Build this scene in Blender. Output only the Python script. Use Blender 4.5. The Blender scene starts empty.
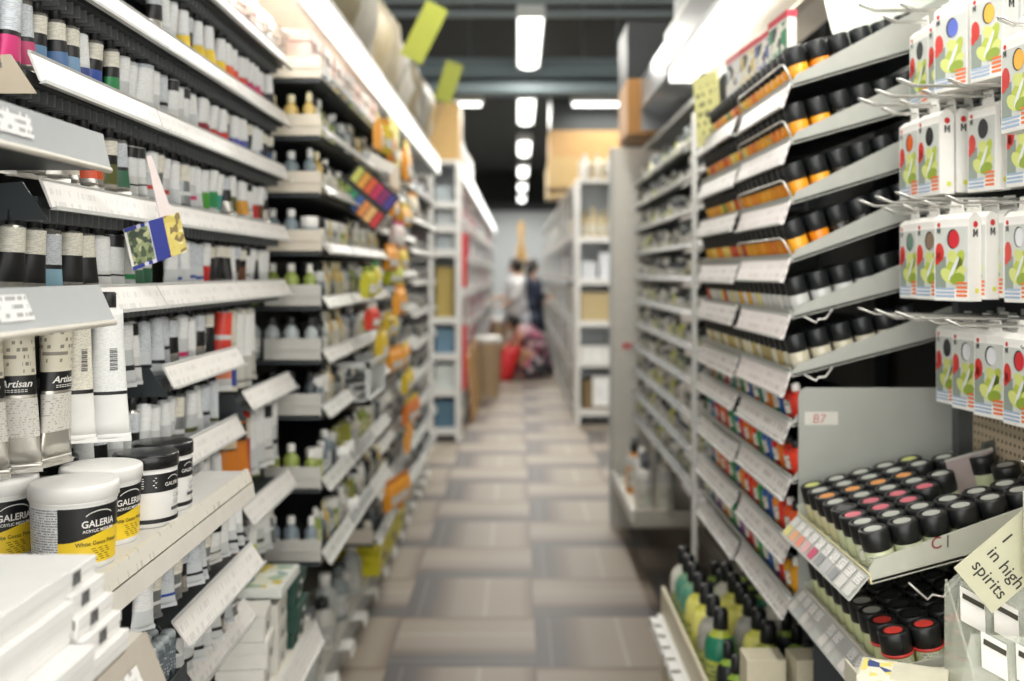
import bpy, bmesh, math, random
from mathutils import Vector, Matrix
random.seed(11)
S = bpy.context.scene
COL = S.collection
PI = math.pi
R = math.radians
rnd = random.random
def U(a, b): return a + (b - a) * random.random()

# ------------------------------------------------------------------ materials
def lin(h):
    if not isinstance(h, str): return tuple(h)
    h = h.lstrip('#')
    o = []
    for i in (0, 2, 4):
        c = int(h[i:i+2], 16) / 255
        o.append(c / 12.92 if c <= .04045 else ((c + .055) / 1.055) ** 2.4)
    return tuple(o)
_M = {}
def _new(name):
    m = bpy.data.materials.new(name); m.use_nodes = True
    nt = m.node_tree
    return m, nt, nt.nodes['Principled BSDF']
def N(nt, typ, **kw):
    n = nt.nodes.new(typ)
    for k, v in kw.items():
        if k.startswith('i_'): n.inputs[k[2:].replace('_', ' ')].default_value = v
        else: setattr(n, k, v)
    return n
def mixc(nt, fac, a, b, blend='MIX'):
    n = nt.nodes.new('ShaderNodeMix'); n.data_type = 'RGBA'; n.blend_type = blend
    for sock, val in ((n.inputs[0], fac), (n.inputs[6], a), (n.inputs[7], b)):
        if hasattr(val, 'links') or hasattr(val, 'is_linked'): nt.links.new(val, sock)
        elif isinstance(val, tuple): sock.default_value = val + (1,) if len(val) == 3 else val
        else: sock.default_value = val
    return n.outputs[2]
def math_(nt, op, a, b=None, c=None):
    n = nt.nodes.new('ShaderNodeMath'); n.operation = op
    for i, val in enumerate((a, b, c)):
        if val is None: continue
        if hasattr(val, 'is_linked'): nt.links.new(val, n.inputs[i])
        else: n.inputs[i].default_value = val
    return n.outputs[0]
def M(col, rough=.5, metal=0., var=.06, scale=30., bump=0., kind='paint', coat=0.):
    """plain surface: colour with faint uneven wear"""
    key = ('p', col, rough, metal, var, scale, bump, coat)
    if key in _M: return _M[key]
    m, nt, b = _new(kind + '_' + str(col).lstrip('#'))
    c = lin(col)
    tc = N(nt, 'ShaderNodeTexCoord')
    nz = N(nt, 'ShaderNodeTexNoise'); nz.inputs['Scale'].default_value = scale; nz.inputs['Detail'].default_value = 3
    nt.links.new(tc.outputs['Object'], nz.inputs['Vector'])
    lo = tuple(x * (1 - var * 2) for x in c); hi = tuple(min(1, x * (1 + var)) for x in c)
    nt.links.new(mixc(nt, nz.outputs['Fac'], lo, hi), b.inputs['Base Color'])
    b.inputs['Roughness'].default_value = rough; b.inputs['Metallic'].default_value = metal
    b.inputs['Coat Weight'].default_value = coat
    if bump:
        bp = N(nt, 'ShaderNodeBump'); bp.inputs['Strength'].default_value = bump; bp.inputs['Distance'].default_value = .002
        nt.links.new(nz.outputs['Fac'], bp.inputs['Height']); nt.links.new(bp.outputs[0], b.inputs['Normal'])
    _M[key] = m
    return m
def PRINT(col, ink='#4a4a4c', rows=160., gap=90., dens=.5, rough=.45, axis='Z'):
    """label stock carrying rows of tiny print"""
    key = ('t', col, ink, rows, gap, dens, rough, axis)
    if key in _M: return _M[key]
    m, nt, b = _new('printed_label_' + col.lstrip('#'))
    tc = N(nt, 'ShaderNodeTexCoord'); sp = N(nt, 'ShaderNodeSeparateXYZ')
    nt.links.new(tc.outputs['Object'], sp.inputs[0])
    z = sp.outputs[axis]
    line = math_(nt, 'FRACT', math_(nt, 'MULTIPLY', z, rows))
    on = math_(nt, 'LESS_THAN', line, .5)
    row = math_(nt, 'FLOOR', math_(nt, 'MULTIPLY', z, rows))
    cv = N(nt, 'ShaderNodeCombineXYZ')
    xy = math_(nt, 'ADD', sp.outputs['X'], sp.outputs['Y'])
    nt.links.new(math_(nt, 'MULTIPLY', xy, gap), cv.inputs[0]); nt.links.new(math_(nt, 'MULTIPLY', row, 3.71), cv.inputs[1])
    nz = N(nt, 'ShaderNodeTexNoise'); nz.inputs['Scale'].default_value = 2.2; nz.inputs['Detail'].default_value = 1
    nt.links.new(cv.outputs[0], nz.inputs['Vector'])
    w = math_(nt, 'GREATER_THAN', nz.outputs['Fac'], dens)
    fac = math_(nt, 'MULTIPLY', math_(nt, 'MULTIPLY', on, w), .75)
    nt.links.new(mixc(nt, fac, lin(col), lin(ink)), b.inputs['Base Color'])
    b.inputs['Roughness'].default_value = rough
    _M[key] = m
    return m
def BAR(col='#f0efea', ink='#222222', n=700.):
    """bar code stripes"""
    key = ('b', col, n)
    if key in _M: return _M[key]
    m, nt, b = _new('bar_code')
    tc = N(nt, 'ShaderNodeTexCoord'); nz = N(nt, 'ShaderNodeTexNoise'); nz.noise_dimensions = '1D'
    sp = N(nt, 'ShaderNodeSeparateXYZ'); nt.links.new(tc.outputs['Object'], sp.inputs[0])
    nt.links.new(math_(nt, 'MULTIPLY', sp.outputs['Z'], n), nz.inputs['W'])
    nt.links.new(mixc(nt, math_(nt, 'GREATER_THAN', nz.outputs['Fac'], .5), lin(col), lin(ink)), b.inputs['Base Color'])
    _M[key] = m
    return m
def SPOTS(cols, scale=40., rough=.5, kind='photo_print'):
    """patches of several colours (photo prints, floral cloth)"""
    key = ('s', tuple(cols), scale)
    if key in _M: return _M[key]
    m, nt, b = _new(kind)
    tc = N(nt, 'ShaderNodeTexCoord'); vo = N(nt, 'ShaderNodeTexVoronoi'); vo.inputs['Scale'].default_value = scale
    nt.links.new(tc.outputs['Object'], vo.inputs['Vector'])
    sp = N(nt, 'ShaderNodeSeparateColor'); nt.links.new(vo.outputs['Color'], sp.inputs[0])
    cr = N(nt, 'ShaderNodeValToRGB'); cr.color_ramp.interpolation = 'CONSTANT'
    e = cr.color_ramp.elements
    e[0].position = 0; e[0].color = lin(cols[0]) + (1,)
    e[1].position = 1 / len(cols); e[1].color = lin(cols[1]) + (1,)
    for i, c in enumerate(cols[2:], 2):
        x = e.new(i / len(cols)); x.color = lin(c) + (1,)
    nt.links.new(sp.outputs[0], cr.inputs[0]); nt.links.new(cr.outputs[0], b.inputs['Base Color'])
    b.inputs['Roughness'].default_value = rough
    _M[key] = m
    return m
def EMIT(col, s):
    key = ('e', col, s)
    if key in _M: return _M[key]
    m, nt, b = _new('lamp_diffuser')
    b.inputs['Base Color'].default_value = lin(col) + (1,)
    b.inputs['Emission Color'].default_value = lin(col) + (1,); b.inputs['Emission Strength'].default_value = s
    nz = N(nt, 'ShaderNodeTexNoise'); nz.inputs['Scale'].default_value = 8
    nt.links.new(mixc(nt, nz.outputs['Fac'], tuple(x * .96 for x in lin(col)), lin(col)), b.inputs['Emission Color'])
    _M[key] = m
    return m
def CLEAR(col='#e8ecec', alpha=.35, rough=.15):
    """thin clear plastic: part see-through, part glossy"""
    key = ('c', col, alpha, rough)
    if key in _M: return _M[key]
    m, nt, b = _new('clear_plastic')
    nz = N(nt, 'ShaderNodeTexNoise'); nz.inputs['Scale'].default_value = 12
    c = lin(col)
    nt.links.new(mixc(nt, nz.outputs['Fac'], tuple(x * .93 for x in c), c), b.inputs['Base Color'])
    b.inputs['Alpha'].default_value = alpha; b.inputs['Roughness'].default_value = rough
    _M[key] = m
    return m

# ------------------------------------------------------------------ mesh building
class MB:
    def __init__(s): s.v, s.f, s.mi, s.sm = [], [], [], []
    def add(s, vs, fs, mi=0, smooth=False):
        o = len(s.v); s.v += [tuple(v) for v in vs]
        for f in fs: s.f.append(tuple(i + o for i in f)); s.mi.append(mi); s.sm.append(smooth)
        return s
    def box(s, x0, x1, y0, y1, z0, z1, mi=0, T=None, ch=0.):
        if ch > 0:
            bm = bmesh.new(); bmesh.ops.create_cube(bm, size=1)
            for v in bm.verts: v.co = Vector(((x0 + x1) / 2 + v.co.x * (x1 - x0), (y0 + y1) / 2 + v.co.y * (y1 - y0), (z0 + z1) / 2 + v.co.z * (z1 - z0)))
            bmesh.ops.bevel(bm, geom=bm.edges[:], offset=ch, segments=2, affect='EDGES', profile=.5)
            bm.verts.index_update()
            vs = [v.co.copy() for v in bm.verts]; fs = [tuple(v.index for v in f.verts) for f in bm.faces]; bm.free()
        else:
            vs = [Vector(p) for p in ((x0, y0, z0), (x1, y0, z0), (x1, y1, z0), (x0, y1, z0), (x0, y0, z1), (x1, y0, z1), (x1, y1, z1), (x0, y1, z1))]
            fs = [(0, 3, 2, 1), (4, 5, 6, 7), (0, 1, 5, 4), (1, 2, 6, 5), (2, 3, 7, 6), (3, 0, 4, 7)]
        if T is not None: vs = [T @ v for v in vs]
        return s.add(vs, fs, mi)
    def loft(s, rings, mi=0, cap0=True, cap1=True, smooth=True, T=None):
        n = len(rings[0]); vs = []; fs = []
        for r in rings: vs += [Vector(p) for p in r]
        for i in range(len(rings) - 1):
            for j in range(n):
                k = (j + 1) % n
                fs.append((i * n + j, i * n + k, (i + 1) * n + k, (i + 1) * n + j))
        if T is not None: vs = [T @ v for v in vs]
        s.add(vs, fs, mi, smooth)
        o = len(s.v) - len(vs)
        if cap0: s.f.append(tuple(o + j for j in reversed(range(n)))); s.mi.append(mi); s.sm.append(False)
        if cap1: s.f.append(tuple(o + (len(rings) - 1) * n + j for j in range(n))); s.mi.append(mi); s.sm.append(False)
        return s
    def lathe(s, prof, n=24, mi=0, smooth=True, cx=0, cy=0, T=None, cap0=True, cap1=True):
        return s.loft([[(cx + r * math.cos(2 * PI * j / n), cy + r * math.sin(2 * PI * j / n), z) for j in range(n)] for r, z in prof], mi, cap0, cap1, smooth, T)
    def tube(s, path, r=.0015, n=6, mi=0):
        P = [Vector(p) for p in path]; rings = []
        for i, p in enumerate(P):
            d = (P[min(i + 1, len(P) - 1)] - P[max(i - 1, 0)]).normalized()
            a = d.cross(Vector((0, 0, 1)))
            if a.length < .05: a = d.cross(Vector((1, 0, 0)))
            a.normalize(); b = d.cross(a)
            rings.append([p + (a * math.cos(2 * PI * j / n) + b * math.sin(2 * PI * j / n)) * r for j in range(n)])
        return s.loft(rings, mi)
    def prism(s, pts, d, mi=0):
        """closed polygon of 3-D points extruded along d"""
        P = [Vector(p) for p in pts]; d = Vector(d); n = len(P)
        fs = [tuple(reversed(range(n))), tuple(range(n, 2 * n))] + [(i, (i + 1) % n, n + (i + 1) % n, n + i) for i in range(n)]
        return s.add(P + [p + d for p in P], fs, mi)
    def quad(s, a, b, c, d, mi=0): return s.add([a, b, c, d], [(0, 1, 2, 3)], mi)
    def disc(s, c, u, v, r, n=16, mi=0, ry=None):
        c, u, v = Vector(c), Vector(u), Vector(v); ry = ry or r
        return s.add([c + u * (r * math.cos(2 * PI * j / n)) + v * (ry * math.sin(2 * PI * j / n)) for j in range(n)], [tuple(range(n))], mi)
    def mesh(s, name, mats):
        me = bpy.data.meshes.new(name); me.from_pydata(s.v, [], s.f)
        for m in (mats if isinstance(mats, (list, tuple)) else [mats]): me.materials.append(m)
        me.polygons.foreach_set('material_index', s.mi); me.polygons.foreach_set('use_smooth', s.sm)
        bm = bmesh.new(); bm.from_mesh(me); bmesh.ops.recalc_face_normals(bm, faces=bm.faces); bm.to_mesh(me); bm.free()
        me.update()
        return me

_T = {}
def text_geo(txt, size=1., shear=0., align='CENTER', bold=.0, width=None):
    """flat lettering: 2-D verts and faces"""
    k = (txt, size, shear, align, bold, width)
    if k in _T: return _T[k]
    c = bpy.data.curves.new('lettering', 'FONT'); c.body = txt; c.size = size; c.shear = shear; c.align_x = align; c.resolution_u = 3
    c.offset = bold
    o = bpy.data.objects.new('lettering', c); COL.objects.link(o)
    dg = bpy.context.evaluated_depsgraph_get(); dg.update()
    e = o.evaluated_get(dg); me = e.to_mesh()
    vs = [(v.co.x, v.co.y) for v in me.vertices]; fs = [tuple(p.vertices) for p in me.polygons]
    e.to_mesh_clear(); bpy.data.objects.remove(o); bpy.data.curves.remove(c)
    if width:
        x0 = min(v[0] for v in vs); x1 = max(v[0] for v in vs); q = width / (x1 - x0); mid = (x0 + x1) / 2 if align == 'CENTER' else x0
        vs = [((x - mid) * q + (0 if align == 'CENTER' else 0), y * q) for x, y in vs]
    _T[k] = (vs, fs)
    return _T[k]
def text_on(mb, txt, size, f, mi=0, **kw):
    vs, fs = text_geo(txt, size, **kw)
    mb.add([f(x, y) for x, y in vs], fs, mi)

# ------------------------------------------------------------------ objects
LABELS = {}
def tag(o, label, cat, group=None, kind=None):
    if label in LABELS and not kind: print('DUPLICATE LABEL', label)
    LABELS[label] = 1
    n = len(label.split())
    if not 4 <= n <= 16: print('LABEL LENGTH', n, label)
    o['label'] = label; o['category'] = cat
    if group: o['group'] = group
    if kind: o['kind'] = kind
    return o
def obj(name, me, parent=None, loc=None, rot=None, label=None):
    if isinstance(me, MB): raise ValueError(name)
    o = bpy.data.objects.new(name, me); COL.objects.link(o)
    if parent is not None: o.parent = parent
    if loc is not None: o.location = loc
    if rot is not None: o.rotation_euler = rot
    if label: o['label'] = label
    return o
def empty(name, loc=(0, 0, 0), rot=(0, 0, 0)):
    return obj(name, None, None, loc, rot)
def struct(name, me):
    o = obj(name, me); o['kind'] = 'structure'
    return o
class Proto:
    """a kind of thing: its own mesh (or none) and its parts; copies share mesh data"""
    def __init__(s, name, root=None): s.name = name; s.root = root; s.parts = []
    def part(s, name, me, up=None, label=None):
        s.parts.append((name, me, up, label)); return len(s.parts) - 1
    def put(s, loc, rot=(0, 0, 0), label=None, cat=None, group=None, mat=None):
        o = bpy.data.objects.new(s.name, s.root); COL.objects.link(o)
        if mat is not None: o.matrix_world = mat
        else: o.location = loc; o.rotation_euler = rot
        kids = []
        for name, me, up, lb in s.parts:
            c = bpy.data.objects.new(name, me); COL.objects.link(c)
            c.parent = o if up is None else kids[up]
            if lb: c['label'] = lb
            kids.append(c)
        if label: tag(o, label, cat, group)
        return o
ORD = ['first', 'second', 'third', 'fourth', 'fifth', 'sixth', 'seventh', 'eighth', 'ninth', 'tenth', 'eleventh', 'twelfth', 'thirteenth', 'fourteenth', 'fifteenth', 'sixteenth', 'seventeenth', 'eighteenth', 'nineteenth', 'twentieth']
TENS = {2: 'twenty', 3: 'thirty', 4: 'forty', 5: 'fifty', 6: 'sixty', 7: 'seventy', 8: 'eighty'}
def ordw(i):
    """1 -> first"""
    if i <= 20: return ORD[i - 1]
    t, u = divmod(i, 10)
    if u == 0: return TENS[t][:-1] + 'ieth'
    return TENS[t] + '-' + ORD[u - 1]

# ------------------------------------------------------------------ camera (looking up the aisle, +Y)
F = 1030.
cam_d = bpy.data.cameras.new('camera'); cam = bpy.data.objects.new('camera', cam_d); COL.objects.link(cam)
HC = 1.40
cam.location = (0, 0, HC); cam.rotation_euler = (PI / 2, 0, 0)
cam_d.shift_y = (272 - 340.5) / 1024; cam_d.shift_x = (512 - 518) / 1024
cam_d.sensor_width = 36; cam_d.lens = F / 1024 * 36; cam_d.clip_start = .05; cam_d.clip_end = 100
cam_d.dof.use_dof = True; cam_d.dof.focus_distance = 1.38; cam_d.dof.aperture_fstop = 2.9
S.camera = cam
# ================================================================== SETTING
def carpet():
    m, nt, b = _new('carpet_tiles')
    T = .53
    tc = N(nt, 'ShaderNodeTexCoord'); sp = N(nt, 'ShaderNodeSeparateXYZ'); nt.links.new(tc.outputs['Object'], sp.inputs[0])
    a = math_(nt, 'DIVIDE', math_(nt, 'SUBTRACT', sp.outputs['X'], .065), T); c = math_(nt, 'DIVIDE', math_(nt, 'SUBTRACT', sp.outputs['Y'], 3.65 - 53), T)
    i = math_(nt, 'FLOOR', a); j = math_(nt, 'FLOOR', c); fx = math_(nt, 'FRACT', a); fy = math_(nt, 'FRACT', c)
    par = math_(nt, 'FLOORED_MODULO', math_(nt, 'ADD', i, j), 2)
    mx = nt.nodes.new('ShaderNodeMix'); nt.links.new(par, mx.inputs[0]); nt.links.new(fx, mx.inputs[2]); nt.links.new(fy, mx.inputs[3])
    u = mx.outputs[0]
    nz = N(nt, 'ShaderNodeTexNoise'); nz.inputs['Scale'].default_value = 5; nz.inputs['Detail'].default_value = 4
    nt.links.new(tc.outputs['Object'], nz.inputs['Vector'])
    cr = N(nt, 'ShaderNodeValToRGB'); e = cr.color_ramp.elements
    stops = [(0, '#2e231d'), (.02, '#302c2d'), (.10, '#393636'), (.105, '#736b64'), (.12, '#333132'), (.20, '#3d3633'), (.24, '#56493f'), (.31, '#6b5e50'), (.38, '#84786a'),
             (.60, '#8d8272'), (.625, '#a59e90'), (.64, '#8d8272'), (.90, '#897d6b'), (.97, '#6f5d4d'), (1., '#43332a')]
    e[0].position = 0; e[0].color = lin(stops[0][1]) + (1,); e[1].position = 1; e[1].color = lin(stops[-1][1]) + (1,)
    for p, h in stops[1:-1]:
        x = e.new(p); x.color = lin(h) + (1,)
    nt.links.new(u, cr.inputs[0])
    fine = N(nt, 'ShaderNodeTexNoise'); fine.inputs['Scale'].default_value = 240; nt.links.new(tc.outputs['Object'], fine.inputs['Vector'])
    k = math_(nt, 'ADD', math_(nt, 'MULTIPLY', nz.outputs['Fac'], .25), math_(nt, 'MULTIPLY', fine.outputs['Fac'], .35))
    col = mixc(nt, k, cr.outputs[0], lin('#6f675f'), 'MIX')
    nt.links.new(mixc(nt, .75, col, cr.outputs[0]), b.inputs['Base Color'])
    b.inputs['Roughness'].default_value = .5
    b.inputs['Specular IOR Level'].default_value = .5
    b.inputs['Sheen Weight'].default_value = .15; b.inputs['Sheen Roughness'].default_value = .4
    bp = N(nt, 'ShaderNodeBump'); bp.inputs['Strength'].default_value = .25; bp.inputs['Distance'].default_value = .003
    nt.links.new(fine.outputs['Fac'], bp.inputs['Height']); nt.links.new(bp.outputs[0], b.inputs['Normal'])
    return m
XW = 7.
struct('floor', MB().box(-XW, XW, -2, 27.2, -.1, 0).mesh('floor', carpet()))
DARK = M('#1e2325', .8, kind='ceiling_black')
struct('ceiling', MB().box(-XW, XW, -2, 27.2, 4.0, 4.1).mesh('ceiling', DARK))
struct('wall_back', MB().box(-XW, XW, 27, 27.2, 0, 4.0, 0).box(-XW, XW, 26.9, 27, 3.22, 4.0, 1).box(-XW, XW, 26.86, 27, 3.0, 3.22, 2).mesh('wall_back', [M('#b9bfc2', .7, kind='wall_paint'), DARK, M('#3a4144', .6)]))
struct('wall_left', MB().box(-XW - .1, -XW, -2, 27.2, 0, 4.0).mesh('wall_left', M('#8d9192', .7, kind='wall_paint')))
struct('wall_right', MB().box(XW, XW + .1, -2, 27.2, 0, 4.0).mesh('wall_right', M('#8d9192', .7, kind='wall_paint')))

STEEL = M('#7f8b8e', .45, .3, kind='painted_steel')
WHITE = M('#deddd8', .45, kind='white_enamel'); OFFW = M('#d8d3c8', .5, kind='cream_enamel'); GREYP = M('#b9bcba', .45, kind='grey_enamel')
CREAM = M('#cdc5b4', .5, kind='cream_enamel'); BLK = M('#1f2325', .5, kind='black_plastic'); CHAR = M('#33393b', .5, kind='charcoal_enamel')
CHARB = M('#272d2f', .55, kind='charcoal_enamel')

# ceiling beam, pipes, hangers
b = MB().box(-3.2, 3.2, 9.15, 9.40, 3.09, 3.13).box(-3.2, 3.2, 9.15, 9.19, 3.0, 3.25).box(-3.2, 3.2, 9.36, 9.40, 3.0, 3.25).box(-3.2, 3.2, 9.05, 9.5, 3.25, 3.28)
t = empty('cable_tray', (0, 9.27, 3.1)); tag(t, 'grey steel cable tray crossing the aisle just beyond the nearest ceiling lamp', 'cable tray')
x = obj('tray_channel', b.mesh('tray_channel', M('#7b8b8f', .5, kind='painted_steel')), t); x.location = (0, -9.27, -3.1)
for sx in (-1.6, 0.9, 2.4):
    h = obj('hanger_rod', MB().tube([(sx, 0, .15), (sx, 0, .95)], .01).mesh('hanger_rod', STEEL), t)
for k, (yy, zz, rr, lb) in enumerate(((7.15, 3.29, .035, 'upper thin grey pipe running across the black ceiling at the frame top'), (7.25, 3.22, .03, 'lower thin grey pipe running across the black ceiling before the lamp'))):
    tag(obj('ceiling_pipe', MB().tube([(-3.5, yy, zz), (3.5, yy, zz)], rr, 10).mesh('ceiling_pipe', M('#7d878a', .5, kind='painted_steel'))), lb, 'pipe', 'ceiling pipes')

LAMP = EMIT('#fdfdf8', 2.6)
HOUS = M('#c9cbc6', .5, kind='lamp_housing')
def area(name, loc, sx, sy, power, col=(1, .965, .90), rot=(0, 0, 0)):
    d = bpy.data.lights.new(name, 'AREA'); d.shape = 'RECTANGLE'; d.size = sx; d.size_y = sy; d.energy = power; d.color = col
    o = bpy.data.objects.new(name, d); COL.objects.link(o); o.location = loc; o.rotation_euler = rot
    return o
def lamp_proto():
    p = Proto('ceiling_lamp')
    L_, W = 1.75, .20
    m = MB().prism([(-W / 2, -L_ / 2, .0), (W / 2, -L_ / 2, 0), (W / 2 - .02, -L_ / 2, .07), (-W / 2 + .02, -L_ / 2, .07)], (0, L_, 0))
    m.box(-W / 2, W / 2, -L_ / 2 - .02, -L_ / 2, -.03, .07).box(-W / 2, W / 2, L_ / 2, L_ / 2 + .02, -.03, .07)
    p.part('housing', m.mesh('housing', HOUS))
    ring = []
    for yy in (-L_ / 2, L_ / 2): ring.append([(W * .44 * math.cos(PI * k / 8), yy, -.045 * math.sin(PI * k / 8) - .001) for k in range(9)])
    p.part('diffuser', MB().loft(ring, 0).mesh('diffuser', LAMP))
    p.part('hanger', MB().tube([(0, -.6, .07), (0, -.6, .8)], .008).mesh('hanger', STEEL)); p.part('hanger', MB().tube([(0, .6, .07), (0, .6, .8)], .008).mesh('hanger', STEEL))
    return p
lp = lamp_proto()
LP0 = 26.
for row, X0 in enumerate((0.09, -2.6, 2.6)):
    for n in range(8):
        Y0 = 1.25 + 3.4 * n
        if Y0 > 26: continue
        if row == 0 and n >= 2: lb = '%s white fluorescent ceiling lamp counted up the middle of the aisle' % ordw(n - 1)
        elif row == 0: lb = 'fluorescent ceiling lamp over the shopper, %s' % ('nearest' if n == 0 else 'ahead of the first one seen')
        else: continue
        lp.put((X0, Y0, 3.2), (0, 0, 0), lb, 'ceiling lamp', 'fluorescent lamps along the aisle')
        area('lamp_light', (X0, Y0, 3.14), .18, 1.55, LP0 * (.45, .8, 1.3, 1.5)[min(n, 3)])
# neighbouring aisles are lit by the same rows of lamps
for X0 in (-2.6, 2.6):
    for n in range(8):
        Y0 = 1.4 + 3.4 * n
        lp.put((X0, Y0, 3.2), (0, 0, 0), 'fluorescent lamp %s along the ceiling of the %s aisle' % (ordw(n + 1), 'tube-side' if X0 < 0 else 'jar-side'), 'ceiling lamp', 'fluorescent lamps over the next aisles')
        area('lamp_light', (X0, Y0, 3.14), .18, 1.55, LP0 * (.4, .7, 1.1, 1.2)[min(n, 3)])
# crosswise lamps under the cable tray
lc = Proto('cross_lamp')
m = MB().box(-.62, .62, -.06, .06, 0, .06, ch=.01); lc.part('housing', m.mesh('housing', HOUS))
for sx in (-.5, .5): lc.part('hanger', MB().tube([(sx, 0, .06), (sx, 0, 1.0)], .008).mesh('hanger', STEEL))
lc.part('diffuser', MB().loft([[(xx, .05 * math.cos(PI * q / 8), -.035 * math.sin(PI * q / 8)) for q in range(9)] for xx in (-.6, .6)], 0).mesh('diffuser', LAMP))
lc.put((-.95, 9.75, 3.0), (0, 0, 0), 'crosswise fluorescent lamp beneath the cable tray above the bagged goods', 'ceiling lamp', 'crosswise lamps')
lc.put((1.12, 9.75, 3.0), (0, 0, 0), 'crosswise fluorescent lamp beneath the cable tray above the stacked cartons', 'ceiling lamp', 'crosswise lamps')
area('cross_light', (-.95, 9.75, 2.95), 1.2, .1, 9); area('cross_light', (1.12, 9.75, 2.95), 1.2, .1, 9)

# ------------------------------------------------------------------ shelving carcases
def carcase(name, label, xb, y0, y1, z1, side, mat=CHARB, xf=None, upr=0.6, basecol=GREYP, basez=.12, top=None):
    """a run of shelving: back panel, slotted uprights and base plinth; side = +1 when it faces +X"""
    t = empty(name, (xb, (y0 + y1) / 2, 0)); tag(t, label, 'shelving')
    inv = Vector((-xb, -(y0 + y1) / 2, 0))
    def P(nm, mb, mt):
        o = obj(nm, mb.mesh(nm, mt), t); o.location = inv; return o
    P('back_panel', MB().box(min(xb, xb - side * .03), max(xb, xb - side * .03), y0, y1, 0, z1), mat)
    n = max(2, int(round((y1 - y0) / upr)) + 1)
    for i in range(n):
        yy = y0 + (y1 - y0) * i / (n - 1)
        yy = min(max(yy, y0 + .015), y1 - .015)
        mb = MB().box(min(xb, xb + side * .035), max(xb, xb + side * .035), yy - .015, yy + .015, 0, z1)
        P('upright', mb, CHAR)
    if top is not None: P('top_board', MB().box(min(xb, top), max(xb, top), y0, y1, z1 - .025, z1 - .001), GREYP)
    if xf is not None:
        x0, x1 = sorted((xb, xf))
        P('base_plinth', MB().box(x0, x1, y0, y1, 0, basez, 0).box(x0, x1, y0 - .002, y1, basez, basez + .012, 1), [basecol, OFFW])
    return t
carcase('tube_shelving', 'charcoal shelving bay that carries the hanging paint tubes', -.86, .55, 2.66, 2.05, 1, xf=-.62, basez=.16)
carcase('bottle_shelving', 'long charcoal shelving run of bottles beyond the paint tubes', -.97, 2.67, 7.2, 2.08, 1, xf=-.63, basez=.10, upr=.9)
carcase('tray_shelving', 'black shelving run holding sloping jar trays', .97, 2.07, 3.36, 2.08, -1, mat=BLK, xf=.88, upr=.6, basez=.1)
carcase('far_shelving', 'black shelving run of small bottles between jar trays and beige end panel', 1.02, 3.38, 5.58, 2.08, -1, mat=CHARB, xf=.93, upr=.6, basez=.1, top=.68)

# end panel of the jar-side run
t = empty('closing_partition', (.6, 5.62, 0)); tag(t, 'tall beige end panel closing off the small-bottle shelving', 'partition')
o = obj('panel', MB().box(-.085, .40, 0, .03, 0, 2.08, ch=.003).mesh('panel', M('#c9c6bd', .5, kind='cream_enamel')), t)
obj('edge_trim', MB().box(-.10, -.085, -.005, .035, 0, 2.08).mesh('edge_trim', M('#b4b6b4', .4, kind='grey_enamel')), t)
obj('sticker', MB().box(-.03, .03, -.004, 0, .985, 1.01).mesh('sticker', M('#c2323c', .5)), t, label='small red sticker')

# canopies with strip light along the shelf tops
def canopy(label, side, y0, y1, xf, xb, z0, z1, name='lit_canopy', fcol='#eceae4'):
    t = empty(name, (0, 0, 0)); tag(t, label, 'canopy')
    s = side
    # fascia tilts out a little: polygon in XZ, run along Y
    obj('fascia', MB().prism([(xf, y0, z1), (xf - s * .02, y0, z1), (xf - s * .02, y0, z0 + .012), (xf, y0, z0 + .012)], (0, y1 - y0, 0)).mesh('fascia', M(fcol, .35, kind='white_enamel')), t)
    obj('top_board', MB().box(min(xf, xb), max(xf, xb), y0, y1, z1, z1 + .02).mesh('top_board', WHITE), t)
    obj('end_cap', MB().prism([(xf, y1, z0), (xf, y1, z1 + .02), (xb, y1, z1 + .02), (xb, y1, z1 - .06)], (0, .012, 0)).mesh('end_cap', GREYP), t)
    return t
# ================================================================== TUBE-SIDE SHELVES
SILV = M('#c6c3ba', .26, .7, bump=.5, scale=55, kind='tube_foil'); SILVD = M('#8f9293', .3, .5, kind='tube_foil')
PAPER = M('#f1efea', .5, kind='paper'); RAILW = PRINT('#dfdcd7', '#c6c3bf', 60, 45, .56, .35); RAILG = M('#cfd0cd', .3, kind='clear_rail')
def rail_mesh(l, h=.042, s=1, lean=.016, mat=None, lip=True):
    """price strip holder running along +Y from 0 to l; leans so its face looks up a little; s=+1 faces +X"""
    k = ('rail', round(l, 3), h, s, lean, mat)
    if k in _T: return _T[k]
    m = MB()
    m.prism([(0, 0, 0), (s * lean, 0, -h), (s * (lean + .003), 0, -h), (s * .004, 0, .0)], (0, l, 0), 0)
    m.prism([(s * (lean + .003), 0, -h), (s * (lean + .009), 0, -h + .002), (s * (lean + .009), 0, -h - .003), (s * (lean), 0, -h - .003)], (0, l, 0), 1)
    m.prism([(0, 0, 0), (s * .004, 0, 0), (s * .006, 0, .003), (0, 0, .004)], (0, l, 0), 1)
    _T[k] = m.mesh('price_rail', [mat or RAILW, RAILG]); return _T[k]
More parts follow.
